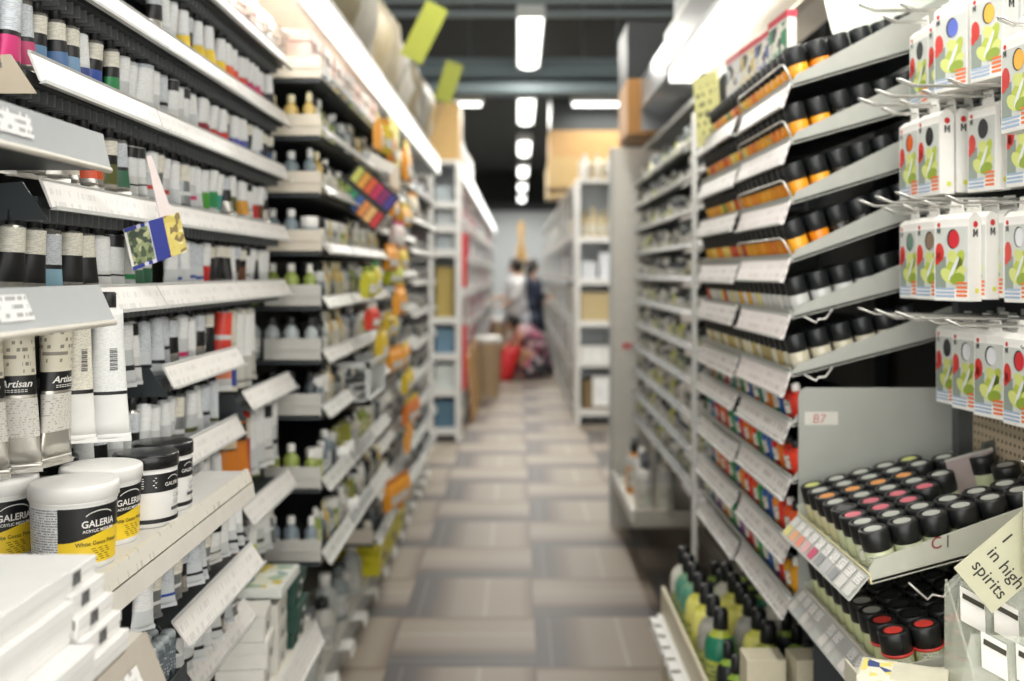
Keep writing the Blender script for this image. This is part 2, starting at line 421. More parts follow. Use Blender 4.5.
def wall_shelf(label, y0, y1, xf, zt, xb=-.822, cuts=(), endmat=None, rack=True, h=.034, mat=None, gaps=.004, lean=.014, group='shelves of the tube bay', endh=.05):
    t = empty('shelf', (xf, y0, zt)); tag(t, label, 'shelf', group)
    d = xf - xb
    obj('shelf_board', MB().box(-d, -.002, 0, y1 - y0, -.034, -.02).mesh('shelf_board', CHAR if rack else OFFW), t)
    ys = [y0] + [c for c in cuts if y0 < c < y1] + [y1]
    for a, c in zip(ys[:-1], ys[1:]):
        obj('price_rail', rail_mesh(c - a - gaps, h, 1, lean, mat), t, (0, a - y0, 0))
    e = MB().prism([(-.02 - .0, 0, -.002), (.012, 0, -endh), (-.10, 0, -endh), (-.13, 0, -.01)], (0, -.003, 0))
    e.disc((-.055, -.0035, -endh * .55), (1, 0, 0), (0, 0, 1), .006, 12, 1)
    obj('end_bracket', e.mesh('end_bracket', [endmat or CHAR, BLK if endmat else WHITE]), t)
    if rack:
        m = MB(); n = int((y1 - y0) / .0225)
        for i in range(n):
            yy = .012 + i * .0225
            m.box(-.11, -.012, yy - .002, yy + .002, -.050, -.034)
        m.box(-.11, -.108, 0, y1 - y0, -.052, -.034)
        obj('hanging_rack', m.mesh('hanging_rack', M('#6d7070', .4, .2, kind='rack_plastic')), t)
    return t

# --- tubes
def tsec(t, r):
    q = t ** 1.6
    return r * (1 + .55 * q), r * (1 - q) * (1 - .05 * t) + .0012
def tring(t, r, L, capl, off=0., n=20):
    rx, ry = tsec(t, r); z = -capl - t * (L - capl)
    return [((rx + off) * math.cos(2 * PI * j / n), (ry + off) * math.sin(2 * PI * j / n), z) for j in range(n)]
_tubes = {}
def tube(r=.0145, L=.128, body='silver', cap='#1b1c1e', bands=(), capr=.55, name='paint_tube', word=None, barcode=False, capl=.02):
    key = (r, L, body, cap, tuple(bands), name, word, barcode)
    if key in _tubes: return _tubes[key]
    bm_ = SILV if body == 'silver' else SILVD if body == 'dark' else M(body, .35, kind='tube_plastic')
    m = MB()
    m.loft([[(x * .45, y * .45, -capl + .004) for x, y, z in tring(0, r, L, capl)], [(x * .5, y * .5, -capl - .001) for x, y, z in tring(0, r, L, capl)]] +
           [tring(t, r, L, capl) for t in (0.02, .15, .3, .45, .6, .75, .86, .94)], 0)
    p = Proto(name, m.mesh('tube_body', bm_))
    n = 14
    prof = [(r * capr, -capl), (r * capr, -.002), (r * capr * .85, 0)]
    rings = [[(rr * (1.06 if j % 2 else .96) * math.cos(2 * PI * j / 24), rr * (1.06 if j % 2 else .96) * math.sin(2 * PI * j / 24), z) for j in range(24)] for rr, z in prof]
    p.part('cap', MB().loft(rings, 0).mesh('cap', M(cap, .45, kind='cap_plastic')))
    for (t0, t1, col) in bands:
        mt = col if not isinstance(col, str) else M(col, .4, kind='label_ink')
        st = [t0 + (t1 - t0) * i / 4 for i in range(5)]
        bi = p.part('label_band', MB().loft([tring(t, r, L, capl, .00045) for t in st], 0, False, False).mesh('label_band', mt))
        if word and isinstance(col, str) and col == '#141516':
            def on(x, y, tc=(t0 + t1) / 2):
                z = -capl - tc * (L - capl) + y; t = (-z - capl) / (L - capl); rx, ry = tsec(t, r); x2 = max(-.98 * rx, min(.98 * rx, x))
                return (x2, -(ry + .0009) * math.sqrt(max(0, 1 - (x2 / (rx + .0009)) ** 2)), z)
            mb = MB(); text_on(mb, word, .0125, lambda x, y: on(x, y - .002), 0, shear=.25, bold=.0002)
            for q in range(2):
                for g in range(7): mb.add([on(-.014 + g * .004, -.006 - q * .0024), on(-.011 + g * .004, -.006 - q * .0024), on(-.011 + g * .004, -.0051 - q * .0024), on(-.014 + g * .004, -.0051 - q * .0024)], [(0, 1, 2, 3)])
            p.part('lettering', mb.mesh('lettering', PAPER), bi)
    if barcode:
        t = .36; z0 = -capl - .30 * (L - capl); z1 = -capl - .47 * (L - capl); rx, ry = tsec(.4, r)
        x0, x1 = (.1, .55)
        def f(u, z):
            t = (-z - capl) / (L - capl); rx, ry = tsec(t, r); return (u * rx, -(ry + .001) * math.sqrt(1 - u * u), z)
        mb = MB()
        for q in range(16):
            za = z0 + (z1 - z0) * q / 16; zb = za + (z1 - z0) / 16 * (.35 + .4 * ((q * 7) % 3) / 2)
            for e in range(6):
                ua, ub = x0 + (x1 - x0) * e / 6, x0 + (x1 - x0) * (e + 1) / 6; mb.quad(f(ua, zb), f(ub, zb), f(ub, za), f(ua, za))
        p.part('bar_code', mb.mesh('bar_code', M('#3a3b3c', .5, kind='label_ink')))
    rx, ry = tsec(1, r); z = -capl - .94 * (L - capl)
    m = MB().loft([[(x, y, zz) for x, y, zz in tring(.94, r, L, capl, .0005)], [(sx * rx, sy * .0022, -L + .004) for sx, sy in [(math.cos(2 * PI * j / 20), math.sin(2 * PI * j / 20)) for j in range(20)]]], 0, True, True)
    m.box(-rx, rx, -.0022, .0022, -L, -L + .006)
    p.part('crimp', m.mesh('crimp', bm_))
    _tubes[key] = p
    return p
PCREAM = PRINT('#dedaca', '#b9b6aa', 480, 90, .50); PWHITE = PRINT('#e6e7e4', '#d0d2d3', 500, 90, .50); PGREY = PRINT('#c9ced2', '#a3a8ac', 420, 110, .50)
def oil(c, top=None): return dict(body='silver', bands=((.06, .30, top or PCREAM), (.30, .46, '#141516'), (.46, .80, c)))
def studio(c): return dict(body='#c9cccb', bands=((.05, .42, PWHITE), (.66, .74, c)))
def alu(c): return dict(body='silver', bands=((.08, .5, PGREY), (.5, .56, '#141516'), (.56, .86, c)))
def plain(c='#d3d6d4'): return dict(body=c, bands=((.08, .6, PWHITE),))
def white_end(c): return dict(body='#d5d7d5', bands=((.04, .48, PWHITE), (.52, .88, c)))
def dots(c): return dict(body='#cfd3d5', bands=((.08, .5, PGREY), (.70, .76, c)))
def blacklab(c='#141516'): return dict(body='silver', bands=((.04, .36, PCREAM), (.36, .74, '#141516')))
CN = {'#d63b7a': 'pink', '#c83a6c': 'magenta', '#6f93b4': 'pale blue', '#4d72a0': 'steel blue', '#7a9fc0': 'sky blue', '#3c4a8c': 'indigo', '#3b55a5': 'blue', '#2e8a52': 'green', '#c5322f': 'red', '#e2622a': 'orange',
      '#e9c62c': 'yellow', '#8a2b34': 'dark red', '#4a4fa0': 'violet blue', '#35507c': 'navy', '#3f9c8e': 'teal', '#5d6236': 'olive', '#d4552f': 'vermilion', '#d99a2b': 'amber', '#202224': 'black', '#2f4fa0': 'cobalt',
      '#d8dad8': 'white', '#b7b9b6': 'grey', '#c9c3b0': 'cream', '#3a6a50': 'bottle green', '#6a4630': 'brown', '#4f9a3c': 'leaf green', '#e84a3a': 'scarlet', '#a8adb0': 'silver grey', '#f0efe9': 'plain white', '#8fb5c4': 'ice blue'}
def tube_row(rowname, ztop, y0, pitch, x, items, r=.0126, L=.128, face=45, jit=38, cat='paint tube', group=None, start=1, near='near', sc=1.):
    """one row of tubes hanging cap-up from a rack; items: (style function, colour)"""
    n = 0
    for i, it in enumerate(items):
        if it is None: continue
        fn, c = it[0], it[1]; kw = dict(it[2]) if len(it) > 2 else {}
        rr = kw.pop('r', r); LL = kw.pop('L', L); dz = kw.pop('dz', 0); fc = kw.pop('face', face)
        st = fn(c) if c else fn()
        p = tube(rr, LL, **st, **kw)
        n += 1
        cname = CN.get(c, 'plain grey')
        p.put((x + U(-.006, .006), y0 + i * pitch + U(-.005, .005), ztop + dz + U(-.004, .003)), (U(-.04, .04), U(-.03, .05), R(fc + U(-jit, jit))),
              '%s-marked tube, %s from the viewer in the %s' % (cname, ordw(n), rowname), cat, group or 'tubes in the ' + rowname)

XT = -.60
cuts = (1.70, 2.18)
BEIGE = M('#cdbfa8', .5, kind='cream_enamel')
wall_shelf('topmost white-railed shelf of the tube bay', 1.30, 2.64, XT, 1.955, cuts=cuts)
wall_shelf('second white-railed shelf from the top of the tube bay', 1.27, 2.64, XT, 1.805, cuts=cuts)
wall_shelf('third tube-bay shelf with a beige punched end bracket', 1.26, 2.64, XT, 1.668, cuts=cuts, endmat=BEIGE)
wall_shelf('fourth tube-bay shelf, above the hanging leaflet', 1.29, 2.64, XT, 1.515, cuts=cuts)
wall_shelf('fifth tube-bay shelf, at eye level', 1.29, 2.64, XT, 1.378, cuts=cuts, lean=.02)
# clear-lipped nearer shelves
LIP = M('#a3a7a8', .3, var=.03, kind='clear_lip', coat=.15)
def near_shelf(label, y0, y1, xf, z0, z1, xb=-.822, mat=LIP, boardmat=CHAR, lean=.02):
    t = empty('shelf', (xf, y0, z0)); tag(t, label, 'shelf', 'nearest shelves with tall plastic lips')
    l = y1 - y0; h = z1 - z0
    obj('shelf_board', MB().box(xb - xf, -.003, 0, l, .0, .014).mesh('shelf_board', boardmat), t)
    obj('front_lip', MB().prism([(0, 0, 0), (.004, 0, 0), (.004 - lean, 0, h), (-lean, 0, h)], (0, l, 0)).mesh('front_lip', mat), t)
    obj('lip_edge', MB().tube([(.002, 0, .0), (.002, l, 0)], .004, 8).mesh('lip_edge', M('#e2ddd0', .4, kind='cream_enamel')), t)
    obj('price_label', MB().prism([(.0055 - .3 * lean, l * .58, h * .28), (.0055 - .85 * lean, l * .58, h * .85), (.0062 - .85 * lean, l * .58, h * .85), (.0062 - .3 * lean, l * .58, h * .28)], (0, .07, 0)).mesh('price_label', PRINT('#e4e4e2', '#77787a', 120, 60)), t)
    return t
near_shelf('nearest upper shelf with a tall clear grey lip', .62, 1.256, -.50, 1.524, 1.568, lean=.010)
near_shelf('nearest middle shelf with a tall clear lip above the large tubes', .62, 1.27, -.50, 1.338, 1.384)

# rows -------------------------------------------------------------
A = lambda c: (alu, c); O = lambda c: (oil, c); W = lambda c: (white_end, c); ST = lambda c: (studio, c); rp = random.Random(77)
def PL(c='#d8dad8'):
    k = rp.random()
    if c != '#d8dad8' or k < .34: return (lambda c_: plain('#cfd2d1'), c)
    if k < .50: return (lambda c_: dict(body='#b4b8ba', bands=((.06, .46, PGREY), (.5, .56, '#141516'))), '#a8adb0')
    if k < .68: return (lambda c_: dict(body='#d5d6d2', bands=((.03, .22, '#141516'), (.24, .56, PWHITE), (.70, .73, '#141516'))), '#202224')
    if k < .84: return (lambda c_: dict(body='silver', bands=((.05, .34, PGREY), (.34, .62, '#141516'))), '#202224')
    return (lambda c_: dict(body='dark', bands=((.06, .40, PCREAM), (.62, .70, '#d8dad8'))), '#b7b9b6')
D_ = lambda c: (dots, c)
BL = lambda c='#202224': (lambda c_: blacklab(), c)
tube_row('top tube row', 1.915, 1.80, .046, XT - .035, [PL(), PL(), PL(), W('#e9c62c'), PL(), W('#e9c62c'), W('#e9c62c'), ST('#e2622a'), W('#e9c62c'), W('#e2622a'), W('#e2622a'), W('#e84a3a'), W('#e84a3a'), W('#c5322f'), W('#d63b7a'), W('#c83a6c'), W('#8a2b34'), W('#202224')], L=.113)
tube_row('second tube row', 1.768, 1.275, .0455, XT - .035,
         [A('#d63b7a'), A('#c83a6c'), O('#6f93b4'), O('#4d72a0'), O('#7a9fc0'), W('#3c4a8c'), O('#3b55a5'), O('#2e8a52'), ST('#c5322f'), PL(), (lambda c: plain('#c4ccd0'), '#d8dad8', (('r', .019), ('L', .125))), ST('#c5322f'), PL(), PL(), ST('#8a2b34'), PL(), ST('#c83a6c'), W('#8a2b34'), W('#8a2b34'), W('#c5322f'), W('#c5322f'), O('#202224'), W('#4a4fa0'), W('#4a4fa0'), W('#35507c'), O('#202224'), PL(), W('#35507c'), O('#202224'), O('#35507c')], L=.117)
tube_row('third tube row', 1.628, 1.275, .0445, XT - .035,
         [(oil, '#c9c3b0'), (oil, '#c9c3b0'), (oil, '#b7b9b6'), (oil, '#b7b9b6'), (oil, '#c9c3b0'), O('#d4552f'), O('#d4552f'), O('#5d6236'), (alu, '#3a6a50'), PL(), PL(), ST('#c5322f'), PL(), ST('#c5322f'), PL(), PL(), ST('#c83a6c'), PL(), W('#4f9a3c'), W('#2e8a52'), W('#3f9c8e'), PL(), W('#5d6236'), W('#e9c62c'), W('#d99a2b'), W('#d99a2b'), PL(), W('#c5322f'), W('#6a4630'), PL()], L=.108)
tube_row('fourth tube row beside the leaflet', 1.478, 1.30, .05, XT - .035,
         [BL(), BL(), (alu, '#8fb5c4'), BL('#c9c3b0'), BL(), (lambda c: dict(body='#d9dad6', bands=((.06, .55, PWHITE), (.60, .63, '#141516'))), '#d8dad8', (('r', .018),)), (lambda c: dict(body='#dadbd9', bands=((.02, .2, '#141516'), (.2, .56, PWHITE), (.62, .65, '#141516'))), '#f0efe9', (('r', .021),)), ST('#2e8a52'), W('#3a6a50'), W('#3a6a50')], r=.0150, L=.118, jit=20)
tube_row('fourth tube row past the leaflet', 1.478, 1.86, .045, XT - .035,
         [PL(), D_('#2f4fa0'), PL(), D_('#2f4fa0'), D_('#2f4fa0'), W('#c5322f'), O('#202224'), O('#202224'), O('#202224'), PL(), PL(), O('#6a4630'), PL(), PL(), O('#202224'), PL('#c9c3b0'), PL()], L=.112)
tube_row('fifth tube row under the eye-level shelf', 1.338, 1.47, .046, XT - .035,
         [D_('#2f4fa0'), D_('#2f4fa0'), ST('#2f4fa0'), PL(), ST('#202224'), PL(), D_('#202224'), D_('#202224'), PL(), PL(), ST('#c83a6c'), PL(), PL(), PL(), O('#202224')], L=.125)
tube_row('fifth tube row at the bay end', 1.338, 2.20, .05, XT - .03,
         [(lambda c: dict(body='#d9dad8', bands=((.02, .30, '#e84a3a'), (.36, .6, '#e84a3a'), (.6, .85, '#e28a6a'))), '#e84a3a', (('L', .19),)), (lambda c: dict(body='#c9c3b0', bands=((.1, .4, PCREAM), (.45, .95, '#3c4a8c'))), '#3c4a8c', (('L', .20),)), (lambda c: plain('#c2c0b4'), '#c9c3b0', (('L', .20),)), (lambda c: plain('#b5b4ac'), '#b7b9b6', (('L', .20),)), (lambda c: plain('#aaa99f'), '#a8adb0', (('L', .19),))], r=.018, L=.2, jit=8)
# large tubes nearest the viewer
art = dict(body='silver', bands=((.06, .40, PRINT('#d6d0bc', '#5a5750', 110, 90, .54)), (.40, .52, '#141516'), (.54, .78, PRINT('#ccc9c0', '#8f8c84', 330, 150, .55))))
for i, (xx, yy, fz, lb) in enumerate(((-.655, 1.262, 26, 'large foil paint tube with black band, half cut off at the picture edge'), (-.636, 1.306, 24, 'large foil paint tube with black name band, rounded belly and folded foil end'),
                                      (-.611, 1.362, 74, 'large foil paint tube with black name band turned edge-on beside the cream tube'))):
    tube(.0198, .228, cap='#1b1c1e', word='Artisan', **art).put((xx, yy, 1.373), (0, 0, R(fz)), lb, 'paint tube', 'large paint tubes under the clear lip')
tube(.0165, .205, body='#e3e2dd', bands=((.05, .60, PCREAM), (.60, .63, '#141516')), barcode=True).put((-.604, 1.412, 1.37), (0, 0, R(36)), 'cream and white paint tube with bar code beside the broad white tube', 'paint tube', 'large paint tubes under the clear lip')
pw = tube(.0205, .212, body='#e6e6e3', bands=((.05, .62, PWHITE), (.62, .645, '#141516')), barcode=True, capl=.022)
pw.put((-.580, 1.455, 1.372), (0, 0, R(24)), 'broad white paint tube with bar code, black line and flared white end', 'paint tube', 'large paint tubes under the clear lip')

# --- leaflet hanging from a pale strip over the fourth shelf
t = empty('leaflet', (-.565, 1.63, 1.418)); tag(t, 'tilted blue and yellow leaflet hanging on a pale strip amid the tubes', 'leaflet')
t.rotation_euler = (0, R(-4), R(62))
g = MB(); card = (.135, .085)
def rc(x0, x1, z0, z1, y, mi): g.quad((x0, y, z0), (x1, y, z0), (x1, y, z1), (x0, y, z1), mi)
w_, h_ = .115, .066
g.box(-w_ / 2, w_ / 2, 0, .0012, 0, h_, 0)
o = obj('card', g.mesh('card', PAPER), t, (0, 0, 0), (0, R(-12), 0))
g = MB(); rc(-w_ / 2 + .004, -.01, .006, h_ - .006, -.0006, 0); obj('photo_panel', g.mesh('photo_panel', SPOTS(['#4a5742', '#76825c', '#8f9a72', '#3f4a40', '#7f8c66', '#b3b48a'], 120)), o)
g = MB(); rc(-.01, .022, 0, h_, -.0006, 0); rc(-w_ / 2, -.01, 0, .006, -.0006, 0); rc(-w_ / 2, -.01, h_ - .006, h_, -.0006, 0); obj('blue_band', g.mesh('blue_band', PRINT('#343f8e', '#e6e6ee', 60, 40, .5, axis='X')), o)
g = MB(); rc(.022, w_ / 2, 0, h_, -.0006, 0); obj('yellow_panel', g.mesh('yellow_panel', SPOTS(['#d9c873', '#d9c873', '#cdbb62', '#d4c26c', '#8a7850', '#e4dcb0', '#d9c873'], 110)), o)
g = MB().prism([(.004, 0, h_ - .004), (.034, 0, h_ - .004), (-.008, 0, .165), (-.018, 0, .165)], (0, .001, 0)); obj('hanging_strip', g.mesh('hanging_strip', M('#e6d9d6', .5, kind='paper')), t)

# --- lower shelves of the tube bay
DGREY = M('#34383a', .5, kind='charcoal_enamel')
wall_shelf('short railed shelf under the fifth tube row', 1.735, 2.19, XT, 1.24, lean=.018, endh=.05)
wall_shelf('short railed shelf second under the eye-level shelf', 1.80, 2.19, XT, 1.095, lean=.018, endh=.05)
tube_row('sixth tube row above the tubs', 1.196, 1.50, .047, XT - .03, [ST('#2e8a52'), PL(), ST('#2e8a52'), ST('#2e8a52'), PL(), ST('#3a6a50'), ST('#202224'), ST('#202224'), ST('#5d6236'), PL(), ST('#5d6236'), PL(), PL(), D_('#5d6236')], L=.128)
tube_row('seventh tube row behind the black-lidded jars', 1.052, 1.70, .047, XT - .03, [ST('#202224'), ST('#d99a2b'), ST('#d99a2b'), ST('#e9c62c'), ST('#e9c62c'), ST('#6a4630'), W('#6a4630'), W('#6a4630'), W('#202224'), ST('#202224')], L=.125)
# end-of-bay shelves
wall_shelf('bay-end shelf under the tall red and blue tubes', 2.20, 2.64, XT + .01, 1.142, lean=.022, endh=.06)
wall_shelf('bay-end shelf under the orange and red tubes', 2.20, 2.64, XT + .01, .895, lean=.022, endh=.06)
tube_row('orange tube row at the bay end', 1.10, 2.24, .058, XT - .03, [(lambda c: dict(body='#5a3a26', bands=((.1, .42, '#d8c9a8'), (.45, .95, '#d8802c'))), '#e2622a'), (lambda c: dict(body='#c9762a', bands=((.1, .35, '#3a2a20'), (.4, .9, '#d8802c'))), '#d99a2b'), (lambda c: dict(body='#b5382c', bands=((.1, .4, '#d9d3c4'), (.4, .95, '#b03a2e'))), '#c5322f'), PL('#b7b9b6'), PL('#a8adb0'), PL(), ST('#202224')], r=.019, L=.175, jit=10)
tube_row('low tube row with an orange tube', .852, 2.16, .052, XT - .03, [PL('#c9c3b0'), PL('#c9c3b0'), (lambda c: dict(body='#d9d6cc', bands=((.0, .55, '#e07a2a'), (.55, .95, '#e3dccb'))), '#e2622a', (('L', .17),)), PL(), PL('#c9c3b0'), (lambda c: plain('#c4c83a'), '#e9c62c'), ST('#202224'), PL(), PL()], r=.017, L=.13, jit=10)
# ================================================================== TUBS, BOXES AND LOW SHELVES NEAREST THE LENS
YEL = M('#f2cf2e', .4, kind='label_ink'); INK = M('#16181a', .4, kind='label_ink'); TUBW = M('#ebeae6', .38, kind='tub_plastic')
def arc(mb, r, a0, a1, zlo, zhi, n=18, mi=0):
    vs = []; fs = []
    for i in range(n + 1):
        a = a0 + (a1 - a0) * i / n
        lo = zlo(a) if callable(zlo) else zlo; hi = zhi(a) if callable(zhi) else zhi
        vs += [(r * math.cos(a), r * math.sin(a), lo), (r * math.cos(a), r * math.sin(a), hi)]
    for i in range(n): fs.append((2 * i, 2 * i + 2, 2 * i + 3, 2 * i + 1))
    mb.add(vs, fs, mi, True); return mb
def on_cyl(r, a0, zc): return lambda x, y: (r * math.cos(a0 + x / r), r * math.sin(a0 + x / r), zc + y)
def tub_proto(yname):
    p = Proto('gesso_tub')
    r, h = .0505, .112
    b = p.part('tub_body', MB().lathe([(r * .93, 0), (r * .945, .004), (r, .0785), (r, .080), (r * 1.02, .081), (r * 1.02, .087), (r * .9, .088)], 48).mesh('tub_body', TUBW))
    p.part('lid', MB().lathe([(r * 1.02, .084), (r * 1.06, .085), (r * 1.06, .0985), (r * 1.05, .1012), (r * 1.01, .1028), (r * .98, .1034), (r * .6, .1042), (.001, .1045)], 48, cap0=False).mesh('lid', TUBW))
    q = r + .0006
    wave = lambda a: .042 + .006 * math.sin((a + .2) * 2.2)
    rr = lambda z: r * (.945 + .055 * (z - .004) / .078) + .0006
    def patch(a0, a1, zlo, zhi, n=24):
        m = MB(); vs = []; fs = []; K = 5
        for i in range(n + 1):
            a = a0 + (a1 - a0) * i / n; lo = zlo(a) if callable(zlo) else zlo; hi = zhi(a) if callable(zhi) else zhi
            for k in range(K):
                z = lo + (hi - lo) * k / (K - 1); vs.append((rr(z) * math.cos(a), rr(z) * math.sin(a), z))
        for i in range(n):
            for k in range(K - 1): fs.append((i * K + k, (i + 1) * K + k, (i + 1) * K + k + 1, i * K + k + 1))
        return m.add(vs, fs, 0, True)
    bl = p.part('black_label', patch(-1.0, 2.2, wave, .0775).mesh('black_label', INK), b)
    p.part('yellow_label', patch(-1.0, 2.2, .008, wave).mesh('yellow_label', YEL), b)
    p.part('text_label', patch(-2.2, -1.0, .008, .0775).mesh('text_label', PRINT('#dedede', '#4b4d50', 320, 210, .45)), b)
    p.part('black_label', patch(2.2, 2 * PI - 2.2, .008, .0775).mesh('black_label', INK), b)
    m = MB(); tw = lambda zc, x0=0: (lambda x, y: ((rr(zc + y) + .0006) * math.cos((x + x0) / r), (rr(zc + y) + .0006) * math.sin((x + x0) / r), zc + y))
    text_on(m, 'GALERIA', .0165, tw(.0530), 0, bold=.0003, width=.046)
    text_on(m, 'ACRYLIC MEDIUMS', .0062, tw(.0465), 0, bold=.0001, width=.044)
    f = tw(.067)
    for i in range(12):
        a, c = PI * (.12 + .76 * i / 12), PI * (.12 + .76 * (i + 1) / 12)
        w = .0011
        P_ = lambda ang, d: f((.019 + d) * math.cos(ang), (.0082 + d) * math.sin(ang) - .0035)
        m.add([P_(a, 0), P_(c, 0), P_(c, w), P_(a, w)], [(0, 1, 2, 3)])
    p.part('lettering', m.mesh('lettering', PAPER), b)
    m = MB(); text_on(m, yname, .0072, tw(.0305), 0, bold=.0001)
    for i in range(6):
        for g in range(3):
            x0 = -.011 + g * .009 + .002 * ((i * 7 + g * 3) % 3); f2 = tw(.0255 - i * .0028)
            m.add([f2(x0, 0), f2(x0 + .0055, 0), f2(x0 + .0055, .0009), f2(x0, .0009)], [(0, 1, 2, 3)])
    p.part('lettering', m.mesh('lettering', M('#4a4326', .5, kind='label_ink')), b)
    return p
tp = tub_proto('White Gesso Primer')
ZT = 1.036
for (xx, yy, az, lb) in ((-.556, 1.290, -31, 'foremost white tub with black and yellow label standing over the boxes'), (-.672, 1.320, -34, 'white tub with black and yellow label cut by the picture edge'), (-.566, 1.399, -20, 'white tub with yellow label between the foremost tub and the black-lidded jars')):
    tp.put((xx, yy, ZT), (0, 0, R(az)), lb, 'tub', 'white tubs with yellow labels')
def gel_jar():
    p = Proto('gel_jar'); r = .046
    b = p.part('jar_body', MB().lathe([(r * .96, 0), (r, .003), (r, .096), (r * .95, .1)], 40).mesh('jar_body', TUBW))
    p.part('lid', MB().lathe([(r * 1.02, .099), (r * 1.05, .1), (r * 1.05, .119), (r * 1.02, .122), (r * .9, .1225), (.001, .1225)], 40, cap0=False).mesh('lid', M('#1c1e1f', .25, kind='black_plastic')))
    p.part('black_label', arc(MB(), r + .0006, -2.4, 2.4, .060, .091, 30).mesh('black_label', INK), b)
    p.part('black_label', arc(MB(), r + .0006, -3.14, 3.14, .008, .015, 40).mesh('black_label', INK), b)
    m = MB(); text_on(m, 'GALERIA', .012, on_cyl(r + .001, 0, .069), 0, width=.034); f = on_cyl(r + .001, 0, .078)
    for i in range(8):
        a, c = PI * (.12 + .76 * i / 8), PI * (.12 + .76 * (i + 1) / 8); P_ = lambda ang, d: f((.012 + d) * math.cos(ang), (.008 + d) * math.sin(ang) - .001)
        m.add([P_(a, 0), P_(c, 0), P_(c, .001), P_(a, .001)], [(0, 1, 2, 3)])
    for g in range(5): f = on_cyl(r + .001, -.9, .084 - g * .004); m.add([f(-.01, 0), f(.012 - .003 * (g % 2), 0), f(.012 - .003 * (g % 2), .0012), f(-.01, .0012)], [(0, 1, 2, 3)])
    p.part('lettering', m.mesh('lettering', PAPER), b)
    m = MB(); text_on(m, 'Clear', .0115, on_cyl(r + .001, .25, .047), 0); text_on(m, 'Gel', .0115, on_cyl(r + .001, .18, .036), 0)
    p.part('lettering', m.mesh('lettering', M('#a9abab', .5, kind='label_ink')), b)
    p.part('stamp', arc(MB(), r + .0008, -.1, .42, .0255, .031, 6).mesh('stamp', M('#555759', .5, kind='label_ink')), b)
    return p
gj = gel_jar()
for (xx, yy, az, lb) in ((-.541, 1.498, -14, 'white jar with black lid and black label next to the yellow-labelled tubs'), (-.550, 1.594, -12, 'white jar with black lid, the farther one beside the rail'), (-.672, 1.46, -30, 'black-lidded white jar standing behind the first pair of black lids')):
    gj.put((xx, yy, ZT), (0, 0, R(az)), lb, 'jar', 'black-lidded white jars on the tub shelf').scale = (.95, .95, .84)
for i in range(3):
    gj.put((-.70 - .02 * (i % 2), 1.64 + i * .10, ZT), (0, 0, R(-20)), 'black-lidded jar in shade behind the rail, %s past the bright pair' % ordw(i + 1), 'jar', 'black-lidded white jars on the tub shelf')
# tub shelf with a two-tier rail
t = empty('tub_shelf', (-.500, 1.215, ZT)); tag(t, 'white shelf with a deep two-tier rail holding the gesso tubs', 'shelf')
l = 1.885 - 1.215
obj('shelf_board', MB().box(-.32, 0, 0, l, -.018, 0).mesh('shelf_board', M('#d3d2ce', .35, kind='white_enamel')), t)
obj('price_rail', MB().prism([(0, 0, .004), (.006, 0, .004), (.014, 0, -.018), (.008, 0, -.021)], (0, l, 0)).mesh('price_rail', PRINT('#d6d2c6', '#b5b2a9', 50, 40, .62)), t, label='upper tier of the cream rail')
obj('price_rail', MB().prism([(.008, 0, -.023), (.015, 0, -.020), (.019, 0, -.046), (.012, 0, -.049)], (0, l, 0)).mesh('price_rail', M('#dedad0', .4, kind='cream_enamel')), t, label='lower tier of the cream rail')
obj('end_cap', MB().box(-.03, .012, -.004, 0, -.034, -.002, ch=.001).mesh('end_cap', WHITE), t)

# --- stacks of flat white boxes and the rail beneath them
def flat_box(label, x1, y0, y1, z0, th=.0195, w=.26, lid=False, sticker=None, rz=0.):
    t = empty('flat_box', (x1, y1, z0), (0, 0, rz)); tag(t, label, 'box', 'flat white boxes stacked nearest the viewer')
    l = y1 - y0
    obj('box_body', MB().box(-w, 0, -l, 0, 0, th - .0004, ch=.0015).mesh('box_body', M('#e9e8e4', .45, var=.03, kind='white_card')), t)
    obj('box_lid', MB().box(-w + .0, .0008, -l, .0008, th * .45, th, ch=.0012).mesh('box_lid', M('#f0efec', .42, var=.03, kind='white_card')), t)
    if sticker: obj('sticker', MB().box(.0008, .0014, sticker, sticker + .017, .004, .0165).mesh('sticker', PRINT('#4e4f50', '#9a9a98', 300, 300, .55)), t, label='dark printed sticker')
    if lid: obj('seal', MB().prism([(-.15, -.10, th + .0002), (-.06, -.045, th + .0002), (-.055, -.06, th + .0002), (-.13, -.12, th + .0002)], (0, 0, .0006)).mesh('seal', M('#cfc8b6', .35, kind='tape')), t, label='yellowed clear seal')
    return t
z = 1.0145
for i in range(4):
    flat_box('flat white box in the front stack, %s from the bottom' % ordw(i + 1) if i < 5 else '', -.405 + (.010 if i < 2 else -.010) + .003 * (i % 2), .56, .958 - .004 * (i % 2), z + i * .0205, th=.0202)
flat_box('flat white box topping the front stack, with a yellowed clear seal', -.418, .56, .955, z + 4 * .0205, th=.0262, lid=True)
zz = 1.0145
for i in range(5):
    flat_box('short flat white box in the rear stack, %s from the bottom' % ordw(i + 1), -.400 - .006 * i, .961, 1.058 - .006 * i, zz + i * .0205, th=.0202, w=.16, sticker=-.055 if i else None)
t = empty('box_shelf', (-.40, .56, 1.012)); tag(t, 'cream-railed shelf under the flat white boxes', 'shelf')
obj('shelf_board', MB().box(-.42, -.004, 0, .55, -.02, 0).mesh('shelf_board', OFFW), t)
obj('price_rail', MB().prism([(-.004, 0, 0), (0, 0, 0), (.026, 0, -.065), (.020, 0, -.068)], (0, .55, 0)).mesh('price_rail', M('#b8b0a2', .4, kind='cream_enamel')), t)
